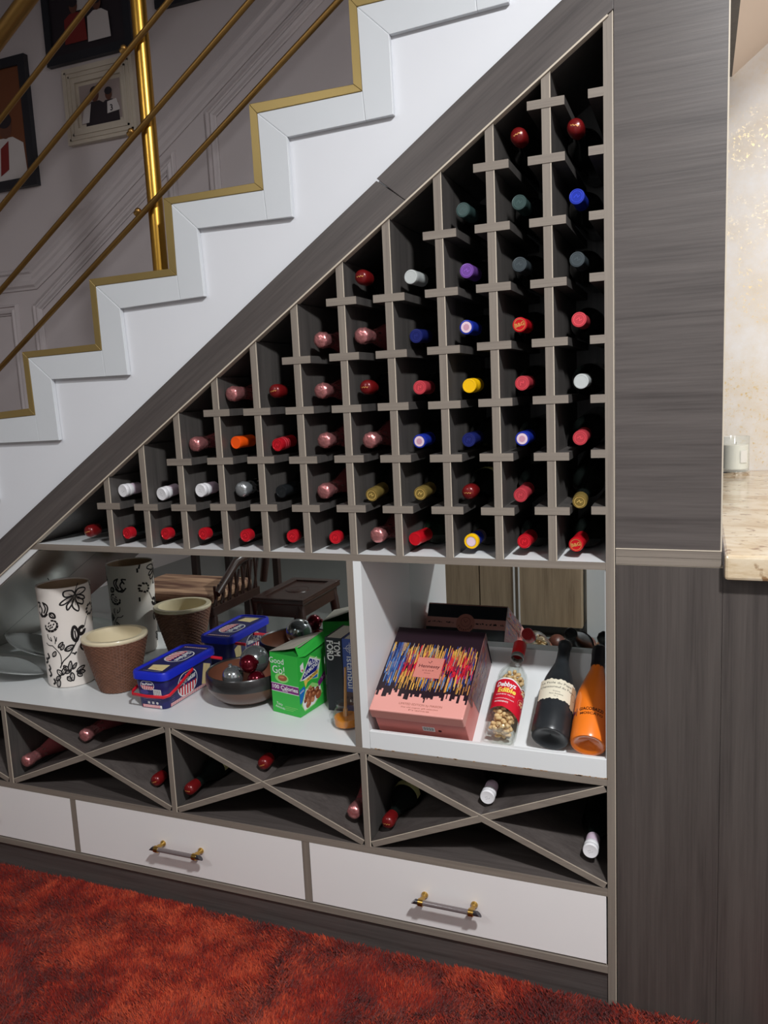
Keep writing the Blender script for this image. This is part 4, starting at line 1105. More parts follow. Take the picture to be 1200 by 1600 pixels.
stripes(p, -.032, .032, 0.0, .0085, .0046)
p.build('end_print', tin)
# carry handle folded over the front end
hx = .0625
hp = [(hx, -.005, .082), (hx + .001, -.040, .072), (hx + .001, -.085, .055), (hx, -.118, .046), (.052, -.132, .044), (0, -.1345, .0425), (-.052, -.132, .044), (-hx, -.118, .046), (-hx - .001, -.06, .064), (-hx, -.005, .082)]
MB().tube([T @ Vector(q) for q in hp], .0042, 10, flat=(.75, 1.2)).build('carry_handle', REDP, tin, smooth=60)
MB().tube([T @ Vector((.058, .098, .083)), T @ Vector((.094, .098, .082))], .0048, 10).build('handle_peg', REDP, tin, smooth=60)

# wooden bowl and ornaments
BXc, BYc, BR = -1.018, 0.202, .114
bowl = thing('wooden_bowl', 'round dark wooden bowl with a black rim band holding shiny balls', 'bowl', (BXc, BYc, SZ))
T = Matrix.Translation((BXc, BYc, SZ))
BOWLB = mat('bowl_brown', srgb(92, 66, 54), 0.3, noise=0.25, nscale=14, coat=0.3); BOWLK = mat('bowl_black', srgb(36, 34, 34), 0.32, coat=0.3); BOWLI = mat('bowl_inside', srgb(120, 74, 56), 0.4, noise=0.2, nscale=10)
outer = [(.001, .0005), (.045, .0005), (.064, .006), (.092, .022), (.107, .042), (.112, .056)]
MB().lathe(outer, 64, 0, T, cap0=False, cap1=False).build('bowl_body', BOWLB, bowl, smooth=60)
MB().lathe([(.112, .056), (.1135, .068), (.112, .088), (.109, .092), (.106, .0915), (.1045, .088)], 64, 0, T, cap0=False, cap1=False).build('rim_band', BOWLK, bowl, smooth=60)
MB().lathe([(.1045, .088), (.105, .066), (.098, .040), (.072, .016), (.03, .009), (.001, .008)], 64, 0, T, cap0=False, cap1=False).build('bowl_inside', BOWLI, bowl, smooth=60)
SILV = mat('silver_bauble', srgb(176, 182, 184), 0.14, metal=0.85); REDB = mat('red_bauble', srgb(92, 10, 26), 0.16, metal=0.6)
BALLS = [[397.8, 1031, .214, .0410, SILV, 'large silver ball, highest of those in the bowl'], [364, 1057, .145, .0300, SILV, 'silver ball at the front left inside the bowl'],
         [391, 1042, .148, .0250, REDB, 'bright red ball between the two silver ones in the bowl'], [404, 1062, .136, .0250, REDB, 'dark red ball at the front right in the bowl']]
BP = [U(q[0], q[1], y=q[2]) - Vector((BXc, BYc, SZ)) for q in BALLS]
for it in range(80):
    for i in range(4):
        for j in range(i):
            d = BP[i] - BP[j]; gap = BALLS[i][3] + BALLS[j][3] + .0004 - d.length
            if gap > 0: BP[i] += d.normalized() * gap / 2; BP[j] -= d.normalized() * gap / 2
        h = Vector((BP[i].x, BP[i].y, 0)); lim = .101 - BALLS[i][3] * (1 if BP[i].z < .095 else .8)
        if h.length > lim: BP[i] -= h.normalized() * (h.length - lim)
        BP[i].z = max(BP[i].z, .012 + BALLS[i][3] + .3 * max(0, h.length - .05))
for (u, v, yy, r, m_, lb), q in zip(BALLS, BP):
    dx, dy, dz = q
    o = MB().ball((BXc + dx, BYc + dy, SZ + dz), r, 40, 24).lathe([(.006, 0), (.006, .006), (.002, .008)], 12, 0, Matrix.Translation((BXc + dx, BYc + dy, SZ + dz)) @ Matrix.Rotation(dx * 30, 4, 'Y') @ Matrix.Translation((0, 0, r - .001))).build('ornament_ball', m_, smooth=50)
    tag(o, lb, 'ball', 'ornament balls in the wooden bowl')

# green almond snack box
GREEN = mat('green_carton', srgb(52, 176, 66), 0.38); GREEND = mat('green_dark', srgb(30, 120, 44), 0.4); GREENL = mat('green_light', srgb(150, 214, 120), .4); CARD = mat('grey_card', srgb(164, 158, 146), 0.6)
PURP = mat('purple_band', srgb(120, 38, 116), 0.4); NUT = mat('almond_brown', srgb(156, 88, 56), 0.45); NUT2 = mat('almond_dark', srgb(124, 62, 40), 0.45); NUTL = mat('almond_light', srgb(196, 130, 92), .45)
LB = mat('logo_blue', srgb(34, 40, 122), 0.4); LB2 = mat('logo_light_blue', srgb(30, 110, 190), 0.4); YEL = mat('logo_yellow', srgb(230, 200, 90), .4)
gf = Vector((-.9025, .142, SZ)); gc = Vector((-.8075, .119, SZ)); gr_ = Vector((-.7895, .243, SZ)); gl = gf + gr_ - gc; GH = .1685
gb = thing('snack_carton', 'green almond snack carton with its top flap left open', 'box', (-.85, .18, SZ))
def wall(a, b2, h, t=.0012, m_=GREEN, nm='carton_wall', par=gb):
    d = (b2 - a).normalized(); nrm = Vector((-d.y, d.x, 0)) * t
    vs = [a, b2, b2 + nrm, a + nrm]; vs = [tuple(v) for v in vs] + [tuple(v + Vector((0, 0, h))) for v in vs]
    return MB().add(vs, [(0, 3, 2, 1), (4, 5, 6, 7), (0, 1, 5, 4), (1, 2, 6, 5), (2, 3, 7, 6), (3, 0, 4, 7)]).build(nm, m_, par)
ze = Vector((0, 0, .0006))
for a, b2 in ((gf, gc), (gc, gr_), (gr_, gl), (gl, gf)): wall(a + ze, b2 + ze, GH - .0006)
MB().add([tuple(v + ze) for v in (gf, gc, gr_, gl)], [(0, 1, 2, 3)]).build('carton_base', CARD, gb)
p = Print(plane_map(gf, gc - gf, (0, 0, 1)), .00015)
W = (gc - gf).length
p.text('Good', W * .24, .146, .023, INKW, 2); p.text('to', W * .34, .1335, .008, INKW, 2); p.text('Go!', W * .30, .121, .030, INKW, 2)
p.ell(W * .40, .1005, .024, .013, GREENL, 1); p.ell(W * .43, .101, .0165, .0085, NUT, 2, rot=.08); p.ell(W * .41, .103, .010, .003, NUTL, 3, rot=.08)
p.rect(0, .062, W, .083, PURP, 2); p.rect(0, .083, W, .0845, INKW, 2); p.rect(0, .0605, W, .062, INKW, 2)
p.text('100 Calories', W * .49, .0735, .0155, INKW, 3, bold=.02, width=W * .92); p.text('PER BAG', W * .5, .0655, .005, INKW, 3, bold=.02)
p.text('Tasty', W * .26, .026, .010, INKW, 2, rot=-.12); p.text('Almonds', W * .28, .0165, .0095, INKW, 2, rot=-.12)
for i in range(3): p.rect(W * .46, .022 - i * .0045, W * (.92 - .08 * i), .0230 - i * .0045, GREENL, 2)
p.build('front_print', gb)
p = Print(plane_map(gc, gr_ - gc, (0, 0, 1)), .00015)
S2 = (gr_ - gc).length
k = S2 / .127
def P_(pts): return [(x * k, y) for x, y in pts]
p.poly(P_([(.005, .0998), (.060, .154), (.110, .130), (.092, .080)]), GREENL, 1)
p.poly(P_([(.010, .0985), (.058, .150), (.106, .128), (.088, .084)]), INKW, 2); p.poly(P_([(.0135, .099), (.058, .1465), (.102, .126), (.085, .104)]), LB, 3); p.poly(P_([(.060, .089), (.085, .103), (.095, .112), (.087, .085)]), LB2, 4)
p.text('BLUE', .070 * k, .1335, .0165, INKW, 5, rot=.1, bold=.02, width=.042 * k); p.text('DIAMOND', .060 * k, .1165, .0165, INKW, 5, rot=.22, bold=.02, width=.070 * k)
p.poly(P_([(.024, .094), (.094, .106), (.092, .095), (.040, .086), (.030, .074)]), YEL, 5); p.text('ALMONDS', .064 * k, .0965, .0085, NUT2, 6, rot=.17, bold=.03, width=.05 * k)
p.poly(P_([(.012, .140), (.026, .146), (.028, .126), (.020, .118), (.012, .124)]), INKW, 2); p.ell(.020 * k, .125, .003, .003, REDP, 3)
p.poly(P_([(.008, .030), (.030, .070), (.062, .078), (.100, .060), (.108, .036), (.070, .014), (.022, .010)]), GREENL, 1); p.poly(P_([(.012, .034), (.034, .068), (.100, .056), (.100, .034), (.066, .016), (.020, .014)]), INKW, 2)
for (x, y, rx, ry, a, m_) in ((.034, .052, .008, .014, -.5, NUT), (.046, .060, .009, .008, .2, NUTL), (.062, .056, .010, .009, .3, NUT2), (.048, .045, .009, .013, .25, NUT), (.036, .038, .007, .008, .1, NUTL), (.066, .045, .011, .010, .1, NUT), (.082, .050, .011, .009, .5, NUT2), (.088, .036, .014, .012, .3, NUT), (.060, .033, .010, .010, 0, NUTL), (.040, .025, .013, .009, .4, NUT), (.052, .066, .007, .006, 0, NUTL), (.026, .040, .006, .008, -.5, NUT2)):
    p.ell(x * k, y, rx * k, ry, m_, 4, rot=a); p.ell((x - rx * .2) * k, y + ry * .3, rx * .45 * k, ry * .3, NUTL, 5, rot=a)
p.poly(P_([(.002, .074), (.024, .080), (.030, .070), (.012, .040), (.002, .036)]), LB2, 3); p.text('GOOD', .013 * k, .068, .006, INKW, 4, rot=.2, bold=.02)
p.poly(P_([(.088, .070), (.126, .092), (.126, .070), (.092, .056)]), PURP, 3); p.text('7ct', .114 * k, .076, .011, INKW, 4, rot=.5)
p.build('side_print', gb)
gt = lambda v, z=0.0: v + Vector((0, 0, GH + z))
out = Vector((gr_.y - gc.y, -(gr_.x - gc.x), 0)).normalized()
def sheet(pts, m_, nm, t=.0009):
    pts = [Vector(q) for q in pts]; nn = (pts[1] - pts[0]).cross(pts[2] - pts[0]).normalized() * t
    n = len(pts); vs = [tuple(q) for q in pts] + [tuple(q + nn) for q in pts]
    return MB().add(vs, [tuple(range(n))[::-1], tuple(range(n, 2 * n))] + [(i, (i + 1) % n, (i + 1) % n + n, i + n) for i in range(n)]).build(nm, m_, gb)
le, re_ = gt(gl, .001), gt(gr_, .034)
sheet([gt(gf, .001), gt(gf, .001).lerp(gt(gc, .022), .55), gt(gc, .022) + (gr_ - gc) * .12, re_, le], CARD, 'top_flap')
a = gt(gc, .022) + (gr_ - gc) * .06 - out * .012; b2 = re_
sheet([a + out * .002, a + out * .012 + Vector((0, 0, -.026)), a + out * .014 + (b2 - a) * .2 + Vector((0, 0, -.032)), b2 + out * .008 + Vector((0, 0, -.026)), b2 + out * .001], GREEN, 'tuck_flap')
sheet([gt(gf, -.001), gt(gc, -.001), gt(gc, .010) - (gc - gf) * .18 + (gr_ - gc) * .25, gt(gf, .006) + (gc - gf) * .25 + (gr_ - gc) * .25], GREEND, 'dust_flap')

# books
PAGES = mat('book_pages', srgb(206, 198, 184), 0.7, noise=0.05, nscale=120); BKB = mat('book_black', srgb(36, 40, 46), 0.4); BKU = mat('book_blue', srgb(66, 86, 150), 0.4); BKD = mat('book_blue_dark', srgb(30, 44, 96), .4)
def book(x0, x1, y0, y1, h, cm, label, draw, rot=0.0):
    t = thing('book', label, 'book', ((x0 + x1) / 2, y0, SZ), 'books standing by the shelf divider')
    cv = .0022; x1 -= .0004
    MB().box((x0, y0, SZ + .0003), (x0 + cv, y1, SZ + h)).box((x1 - cv, y0, SZ + .0003), (x1, y1, SZ + h)).box((x0 + cv, y0, SZ + .0003), (x1 - cv, y0 + cv, SZ + h)).build('cover', cm, t, bevel=.0006)
    MB().box((x0 + cv + .0001, y0 + cv + .0001, SZ + .004), (x1 - cv - .0001, y1 - .003, SZ + h - .0025)).build('pages', PAGES, t)
    p = Print(plane_map((x0, y0 - .0003, SZ), (1, 0, 0), (0, 0, 1)), .00015)
    draw(p, x1 - x0, h); p.build('spine_print', t)
    return t
def b1(p, w, h):
    p.text('TOM', w * .70, h - .029, .0255, INKW, 2, rot=-math.pi / 2, bold=.022, width=.041)
    p.text('FORD', w * .28, h - .035, .0255, INKW, 2, rot=-math.pi / 2, bold=.022, width=.055)
def b2f(p, w, h):
    p.rect(0, h * .10, w, h * .28, mat('book_photo', srgb(78, 58, 56), .5), 1); p.rect(0, .001, w, h * .10, BKD, 1)
    for i in range(9): p.ell(w * (.1 + .1 * i), h * (.16 + .05 * math.sin(i * 2.1)), .0025, .004, PWH if i % 3 == 0 else PDK, 2, 8)
    p.line([(w * .5 + .010 * math.cos(a), h - .026 + .010 * math.sin(a)) for a in [i * math.pi / 9 for i in range(19)]], .0014, INKW, 2)
    p.line([(w * .5 + .005 * math.cos(a), h - .026 + .005 * math.sin(a)) for a in [i * math.pi / 9 for i in range(19)]], .0012, INKW, 2); p.line([(w * .5, h - .010), (w * .5, h - .042)], .0012, INKW, 2); p.line([(w * .1, h - .026), (w * .9, h - .026)], .0012, INKW, 2)
    p.text('istanbul', w * .46, h - .092, .026, INKW, 2, rot=-math.pi / 2, width=.088)
book(-.7575, -.7085, .188, .310, .2045, BKB, 'thick black book with bold white spine lettering on the shelf', b1)
book(-.7080, -.6640, .189, .312, .2040, BKU, 'blue paperback with pale spine lettering beside the black book', b2f)

# honey jar with a wooden stick
CG = thin_glass('clear_glass', (.97, .98, .97)); AMB = mat('amber_honey', srgb(250, 156, 44), 0.08, trans=0.25, ior=1.35); STK = mat('bamboo', srgb(212, 160, 104), 0.6, noise=.15, nscale=40)
JX, JY = -.6655, .106
jar = thing('honey_jar', 'small squat glass jar of amber honey with a leaning wooden stick', 'jar', (JX, JY, SZ))
T = Matrix.Translation((JX, JY, SZ))
MB().lathe([(.001, .0006), (.030, .0006), (.0345, .004), (.0360, .014), (.0355, .030), (.032, .044), (.026, .052), (.0255, .060), (.0272, .063), (.0258, .0635), (.0240, .060), (.0243, .052), (.0300, .043), (.0336, .030), (.0340, .014), (.0325, .006), (.001, .004)], 40, 0, T, cap0=False, cap1=False).build('jar_glass', CG, jar, smooth=50)
MB().lathe([(.001, .0045), (.0318, .0065), (.0335, .014), (.0333, .0265), (.001, .0265)], 40, 0, T, cap0=False, cap1=False).build('honey', AMB, jar, smooth=40)
MB().ball((JX - .042, JY + .003, SZ + .022), .0095, 20, 12).tube([(JX - .035, JY + .003, SZ + .022), (JX - .0345, JY + .003, SZ + .022)], .005, 10).build('jar_knob', CG, jar, smooth=60)
MB().tube([(JX - .006, JY, SZ + .008), (JX - .004, JY + .002, SZ + .045)], [.0065, .0060], 12).tube([(JX - .004, JY + .002, SZ + .045), (JX + .000, JY + .006, SZ + .155)], [.0058, .0046], 12, flat=(1, .6)).build('wooden_stick', STK, jar, smooth=50)

# smoky glass leaf dishes at the dark left end
SMG = mat('smoky_glass_dish', srgb(166, 170, 168), .16, metal=.5, coat=.5)
for i, (lx_, ly_, lz_, tilt, yaw, lb) in enumerate(((-1.855, .140, .044, .22, .35, 'smoky grey leaf shaped dish lying flat left of the vase'), (-1.86, .262, .074, .30, .05, 'smoky grey leaf shaped dish propped against the slanting mirror'))):
    T = Matrix.Translation((lx_, ly_, SZ + lz_)) @ Matrix.Rotation(yaw, 4, 'Z') @ Matrix.Rotation(tilt, 4, 'Y')
    mb = MB(); nu, nvv = 16, 8; vs = []; fs = []
    for a in range(nu + 1):
        t = a / nu; hw = .062 * math.sin(math.pi * t) ** .8 + .0006
        for c in range(nvv + 1):
            w = -1 + 2 * c / nvv
            vs.append(((t - .5) * .24, w * hw, .020 * (w * w) * math.sin(math.pi * t) + .05 * (t - .5) ** 2 - .010))
    m0 = len(vs)
    vs += [(x, y, z - .0035) for x, y, z in vs]
    for a in range(nu):
        for c in range(nvv):
            i0 = a * (nvv + 1) + c; q = (i0, i0 + nvv + 1, i0 + nvv + 2, i0 + 1)
            fs.append(q); fs.append(tuple(k_ + m0 for k_ in q[::-1]))
    for a in range(nu):
        for c in (0, nvv):
            i0 = a * (nvv + 1) + c; i1 = i0 + nvv + 1; fs.append((i0, i0 + m0, i1 + m0, i1) if c == 0 else (i0, i1, i1 + m0, i0 + m0))
    o = mb.add(vs, fs, 0, T).build('leaf_dish', SMG, smooth=50)
    tag(o, lb, 'dish', 'smoky leaf dishes')

# ------------------------------------------------------------------ things on the inclined tray
dv = Vector((0, .8613, .5082)).normalized(); nv = Vector((0, -dv.z, dv.y))
# gift box
PINK = mat('rose_pink_card', srgb(226, 158, 148), 0.38, coat=0.15); PINKL = mat('salmon_card', srgb(220, 130, 122), .42); DARKP = mat('plum_black', srgb(38, 24, 32), 0.35, coat=0.2)
HW, HL, HT = .229, .262, .118
ho = Vector((-.5475, .0362, .0)); ho.z = tz(.0362) + .0006
box = thing('gift_box', 'pink and black cognac gift box with coloured streaks leaning in the niche', 'box', ho)
FR = frame(ho, (1, 0, 0), dv)
ins = .010
MB().box((.003, ins, 0), (HW - .0025, HL - .003, HT * .74), 0, FR).build('box_base', PINKL, box, bevel=.001)
MB().box((0, 0, HT * .735), (HW, HL, HT), 0, FR).build('box_lid', PINK, box, bevel=.003)
p = Print(plane_map(FR @ Vector((0, 0, HT)), (1, 0, 0), dv), .00014)
sky = []; x = 0.0; R_ = random.Random(3)
while x < HW - .0005:
    w = min(R_.choice((.003, .0045, .006)), HW - x - .0003); h = .052 + R_.choice((-.014, -.009, -.004, 0, .005, .010)) + .004 * math.sin(x * 40)
    sky += [(x + .0003, h), (x + w + .0002, h)]; x += w
p.poly(sky + [(HW - .0003, HL - .0003), (.0003, HL - .0003)], DARKP, 1)
SC = {'b': mat('streak_blue', srgb(40, 70, 140), .35), 'l': mat('streak_sky', srgb(96, 132, 180), .35), 'y': mat('streak_gold', srgb(222, 168, 78), .35), 'o': mat('streak_ochre', srgb(196, 132, 70), .35), 'r': mat('streak_red', srgb(206, 34, 52), .35), 'c': mat('streak_crimson', srgb(140, 30, 56), .35), 'm': mat('streak_plum', srgb(96, 40, 70), .35), 'g': mat('streak_grey', srgb(150, 140, 130), .35)}
for i in range(60):
    u = R_.uniform(.035, HW - .02); v0 = R_.uniform(.095, .15); w = R_.uniform(.004, .010); L = R_.uniform(.02, .04)
    if abs(u - .113) < .04 and abs(v0 - .137) < .02: continue
    p.poly([(u - w / 2, v0 + .004), (u, v0), (u + w / 2, v0 + .003), (u + w / 2, v0 + L - .004), (u, v0 + L), (u - w / 2, v0 + L - .006)], SC[R_.choice('rccmc' if u < .14 else 'rrrcm')], 2)
for i in range(560):
    u = R_.uniform(.004, HW - .004); f = u / HW
    band = R_.random()
    if f < .20: c = R_.choice('bblbly') ; v0 = R_.uniform(.075, .19); L = R_.uniform(.02, .055)
    elif band < .42: c = R_.choice('yyooyggb' if f < .6 else 'yyobbyym'); v0 = R_.uniform(.145, .185); L = R_.uniform(.014, .034)
    elif band < .72: c = R_.choice('rccmrc' if f < .62 else 'rrrcmrg'); v0 = R_.uniform(.105, .165); L = R_.uniform(.016, .040)
    else: c = R_.choice('yobylob' if f > .4 else 'yoyoyom'); v0 = R_.uniform(.068, .110); L = R_.uniform(.014, .032)
    w = R_.uniform(.0008, .0026) * (1.4 if c in 'rcm' else 1)
    v0 = max(.066, v0 - .006); L = min(L * 1.35, .212 - v0)
    p.poly([(max(.001, u - w / 2), v0 + w), (u, v0), (min(HW - .001, u + w / 2), v0 + w), (min(HW - .001, u + w / 2), v0 + L - w * 2), (u, v0 + L), (max(.001, u - w / 2), v0 + L - w * 2)], SC[c], 3 + i % 3)
pc = (.113, .137)
PANEL = mat('rose_panel', srgb(206, 128, 116), .35)
p.rect(pc[0] - .033, pc[1] - .031, pc[0] + .033, pc[1] + .031, PANEL, 6)
MAR = mat('maroon_ink', srgb(70, 24, 30), .4)
p.text('Hennessy', pc[0], pc[1] + .004, .0135, MAR, 7, bold=.012, width=.053); p.text('V.S.O.P', pc[0], pc[1] - .009, .0055, MAR, 7, width=.03); p.text('PRIVILEGE', pc[0], pc[1] - .017, .0035, MAR, 7)
p.line([(pc[0] - .005, pc[1] + .018), (pc[0], pc[1] + .014), (pc[0] + .004, pc[1] + .020), (pc[0] + .001, pc[1] + .021)], .0011, MAR, 7)
BRO = mat('bronze_ink', srgb(150, 88, 70), .4)
p.text('LIMITED EDITION by MAISON', HW * .53, .026, .0085, BRO, 2, width=.105); p.text('fine old cognac gift selection', HW * .53, .017, .0055, BRO, 2, width=.09); p.text('France', HW * .53, .010, .0055, BRO, 2, width=.05)
p.build('lid_print', box)
# lower end: sticker and mark
p = Print(plane_map(FR @ Vector((0, 0, 0)), (1, 0, 0), nv), .00014)
z0 = .050
for yy in (0,):
    pe = Print(lambda u, v, h: FR @ Vector((u, ins - .0002 - h, v)), .00014)
    pe.rect(.118, .044, .148, .060, INKW, 1)
    for i in range(13): pe.rect(.1195 + i * .0021, .047, .1195 + i * .0021 + (.0012 if i % 3 else .0007), .058, BLACK, 2)
    pe.ell(.160, .049, .0045, .004, MAR, 1, 10)
    pe.build('end_sticker', box)
# right long side print and top end print
ps = Print(lambda u, v, h: FR @ Vector((HW + .0002 + h, u, v)), .00014)
ps.poly([(.085, .0005 + HT * .74), (.262, .0005 + HT * .74), (.262, HT), (.055, HT), (.06, HT * .8), (.07, HT * .6)], mat('plum_grey', srgb(112, 82, 84), .35), 1)
for i in range(90):
    u = R_.uniform(.06, .235); v = R_.uniform(HT * .75, HT * .97)
    ps.line([(u, v), (u + R_.uniform(.006, .03), v + R_.uniform(-.002, .002))], R_.uniform(.0008, .0022), SC[R_.choice('mgcoyrb')], 2)
pb2 = Print(lambda u, v, h: FR @ Vector((HW - .0022 + h, u, v)), .00014)
pb2.poly([(.105, .002), (.257, .002), (.257, HT * .733), (.085, HT * .733), (.092, HT * .45)], mat('plum_grey', srgb(112, 82, 84), .35), 1)
for i in range(90):
    u = R_.uniform(.10, .225); v = R_.uniform(.006, HT * .70)
    pb2.line([(u, v), (u + R_.uniform(.008, .03), v + R_.uniform(-.003, .003))], R_.uniform(.0008, .0022), SC[R_.choice('mgcorbm')], 2)
pb2.build('base_side_print', box)
ps.build('side_print', box)
pt_ = Print(lambda u, v, h: FR @ Vector((HW - u, HL + .0002 + h, v)), .00014)
pt_.rect(0.001, HT * .02, HW - .001, HT - .003, mat('blue_black', srgb(22, 26, 38), .35), 1)
pt_.rect(0.001, HT * .42, HW - .001, HT * .66, PINK, 2)
for i in range(44):
    u = R_.uniform(.004, HW - .004); pt_.ell(u, HT * .54 + R_.uniform(-.0015, .0015), R_.uniform(.001, .0035), R_.uniform(.0008, .0022), DARKP, 3, 8)
pt_.ell(HW / 2, HT * .54, .027, .027, PANEL, 4, 32); pt_.line([(HW / 2 + .0135 * math.cos(a), HT * .54 + .004 + .0135 * math.sin(a)) for a in [k * math.pi / 10 for k in range(21)]], .0008, MAR, 5)
for k, ch in enumerate('Hennessy'):
    a = -math.pi / 2 + (k - 3.5) * .31
    pt_.text(ch, HW / 2 + .0205 * math.cos(a), HT * .54 + .002 + .0205 * math.sin(a), .0085, MAR, 5, rot=a + math.pi / 2, bold=.02)
pt_.line([(HW / 2 - .006, HT * .54 + .008), (HW / 2, HT * .54 + .002), (HW / 2 + .006, HT * .54 + .010)], .0012, MAR, 5)
pt_.build('end_print', box)

def leaning(name, x, r, label, cat):
    # the bottle lies on the tray, foot against the lip
    y0 = .014 + r * nv.z * .0 + r * .5082 + .001
    c = Vector((x, y0, 0)); foot_y = y0 + r * .5082
    c.z = tz(foot_y) + r * .8613 + .0006
    R = Matrix.Identity(4)
    X = Vector((1, 0, 0))
    for i in range(3): R[i][0] = X[i]; R[i][1] = dv.cross(X)[i]; R[i][2] = dv[i]
    for i in range(3): R[i][3] = c[i]
    t = thing(name, label, cat, mtx=Matrix.Translation(c))
    return t, R
def cyl_map(R, r, a0, zoff=0.0):
    """u = arc length round the bottle from direction a0, v along the axis; a0 = 0 faces the viewer side"""
    def f(u, v, h):
        rr = (r(v) if callable(r) else r) + .0003 + h
        a = a0 + u / .036
        return R @ Vector((rr * math.sin(a), -rr * math.cos(a), v))
    return f
# nut filled clear bottle
bt, R = leaning('nut_bottle', -.2495, .0365, 'clear glass bottle of cashew nuts with a red label and cap', 'bottle')
r = .0365
inner_r = r - .003
MB().lathe([(.001, .010), (.026, .004), (r - .004, .0005), (r, .006), (r, .170), (r - .002, .182), (r - .012, .200), (.0165, .213), (.0140, .225), (.0132, .262), (.0118, .263), (.0122, .225), (.0145, .212), (r - .014, .198), (r - .005, .180), (inner_r, .168), (inner_r, .012), (r - .007, .007), (.022, .010), (.001, .016)], 48, 0, R, cap0=False, cap1=False).build('bottle_glass', thin_glass('clear_glass'), bt, smooth=50)
MB().lathe([(.0150, .248), (.0162, .249), (.0162, .284), (.0150, .286), (.0003, .286)], 32, 0, R, cap0=False, cap1=False).build('cap', mat('red_cap', srgb(206, 30, 36), .35), bt, smooth=40)
MB().lathe([(.0148, .236), (.0158, .237), (.0158, .2475), (.0148, .248)], 32, 0, R, cap0=False, cap1=False).build('neck_ring', mat('grey_ring', srgb(130, 134, 130), .3, metal=.5), bt, smooth=40)
CASH = mat('cashew', srgb(232, 196, 144), .5, noise=.2, nscale=60)
mb = MB(); NR = random.Random(9)
tries = 0; placed = []
while len(placed) < 190 and tries < 9000:
    tries += 1
    a = NR.uniform(0, 2 * math.pi); rr = (inner_r - .0105) * math.sqrt(NR.random()); z = NR.uniform(.016, .178)
    c = Vector((rr * math.cos(a), rr * math.sin(a), z))
    if any((c - q).length < .0093 for q in placed): continue
    placed.append(c)
    ax = Vector((NR.gauss(0, 1), NR.gauss(0, 1), NR.gauss(0, 1))).normalized(); q = ax.to_track_quat('Z', 'Y').to_matrix().to_4x4()
    pts = []
    for k in range(6):
        t = -1.15 + 2.3 * k / 5
        pts.append(R @ (c + (q @ Vector((.0068 * math.sin(t), .0068 * math.cos(t) - .0040, 0)))))
    mb.tube(pts, [.0022, .0046, .0050, .0050, .0046, .0022], 7)
o = mb.build('cashew_nuts', CASH, bt, smooth=70); o['kind'] = 'stuff'
LRED = mat('label_red', srgb(204, 22, 46), .4)
p = Print(cyl_map(R, r, .26), .00012)
def strip(p, x0, x1, flo, fhi, m_, lay, n=28):
    for i in range(n):
        a = lerp(x0, x1, i / n); b2 = lerp(x0, x1, (i + 1) / n)
        p.mb.add([p.f(a, flo(a), lay * p.step), p.f(b2, flo(b2), lay * p.step), p.f(b2, fhi(b2), lay * p.step), p.f(a, fhi(a), lay * p.step)], [(0, 1, 2, 3)], p.mi(m_))
top = lambda x: .143 - .010 * ((x + .030) / .060) ** 2 * (1 if x > -.03 else .2) - .018 * max(0, x / .05)
bot = lambda x: .062 - .018 * max(0, (x + .01) / .05)
strip(p, -.050, .050, lambda x: top(x) - .003, lambda x: top(x) + .004, INKW, 1)
strip(p, -.050, .050, bot, top, LRED, 2)
p.text('Debbyz', -.012, .126, .0185, INKW, 4, rot=-.10, bold=.03, width=.048); p.text('Edible', -.008, .109, .0185, mat('label_yellow', srgb(240, 220, 90), .4), 4, rot=-.10, bold=.03, width=.044)
p.text('CASHEW NUTS', -.010, .0965, .0055, INKW, 4, rot=-.10, width=.046); p.text('roasted and salted snack', -.010, .085, .0048, INKW, 4, rot=-.12, width=.048); p.text('INGREDIENTS', -.016, .0765, .0055, INKW, 4, rot=-.12, bold=.02, width=.034)
for (cx, cy) in ((.036, .120), (.036, .088)):
    p.ell(cx, cy, .0125, .0125, INKW, 3, 20); p.ell(cx, cy, .0108, .0108, mat('label_dark_red', srgb(120, 20, 34), .4), 4, 20)
    for k in range(5): p.ell(cx + .0055 * math.cos(k * 1.26), cy + .0055 * math.sin(k * 1.26), .0036, .0024, CASH, 5, 8, rot=k)
p.build('paper_label', bt)
# dusty dark bottle
bt, R = leaning('wine_bottle', -.1365, .0430, 'dusty dark bottle with a torn cream label leaning on the white tray', 'bottle')
r = .043
DUST = mat('dusty_glass', srgb(40, 43, 46), .30, noise=.5, nscale=25)
def wob(rr, z, a, k): return rr * (1 + .02 * math.sin(a * 2 + z * 30) * (1 if z < .2 else .2))
dprof = [(.001, .014), (.022, .010), (.034, .002), (r - .003, .002), (r, .010), (r, .120), (r - .003, .140), (r - .009, .165), (.024, .195), (.0175, .215), (.0152, .235), (.0145, .268), (.0165, .270), (.0168, .282), (.0150, .284), (.0125, .284), (.0120, .280), (.0003, .280)]
MB().lathe(dprof, 48, 0, R, cap0=False, cap1=False, rfun=wob).build('bottle_glass', DUST, bt, smooth=50)
p = Print(cyl_map(R, lambda v: r + .0012, .20), .00012)
tp = lambda x: .136 + .0012 * math.sin(x * 300) + .0012 * math.sin(x * 730); bo = lambda x: .080 + .0012 * math.sin(x * 410 + 1) + .0010 * math.sin(x * 900)
strip(p, -.040, .036, bo, tp, CREAML, 1, 40)
strip(p, .028, .044, lambda x: .070 + .0015 * math.sin(x * 700), lambda x: .132, mat('stained_label', srgb(170, 146, 118), .6), 2, 10)
p.text('La Fiole du Pape', -.004, .125, .0085, BLACK, 3, width=.060); p.text('Chateauneuf du Pape', -.002, .1135, .0085, BLACK, 3, width=.068)
p.line([(-.030, .1065), (.028, .1055)], .0007, MAR, 3); p.text('France', -.002, .101, .0050, BLACK, 3); p.text('Pere Anselme', -.002, .094, .0055, BLACK, 3, width=.026); p.text('75 cl', -.002, .0875, .0042, BLACK, 3)
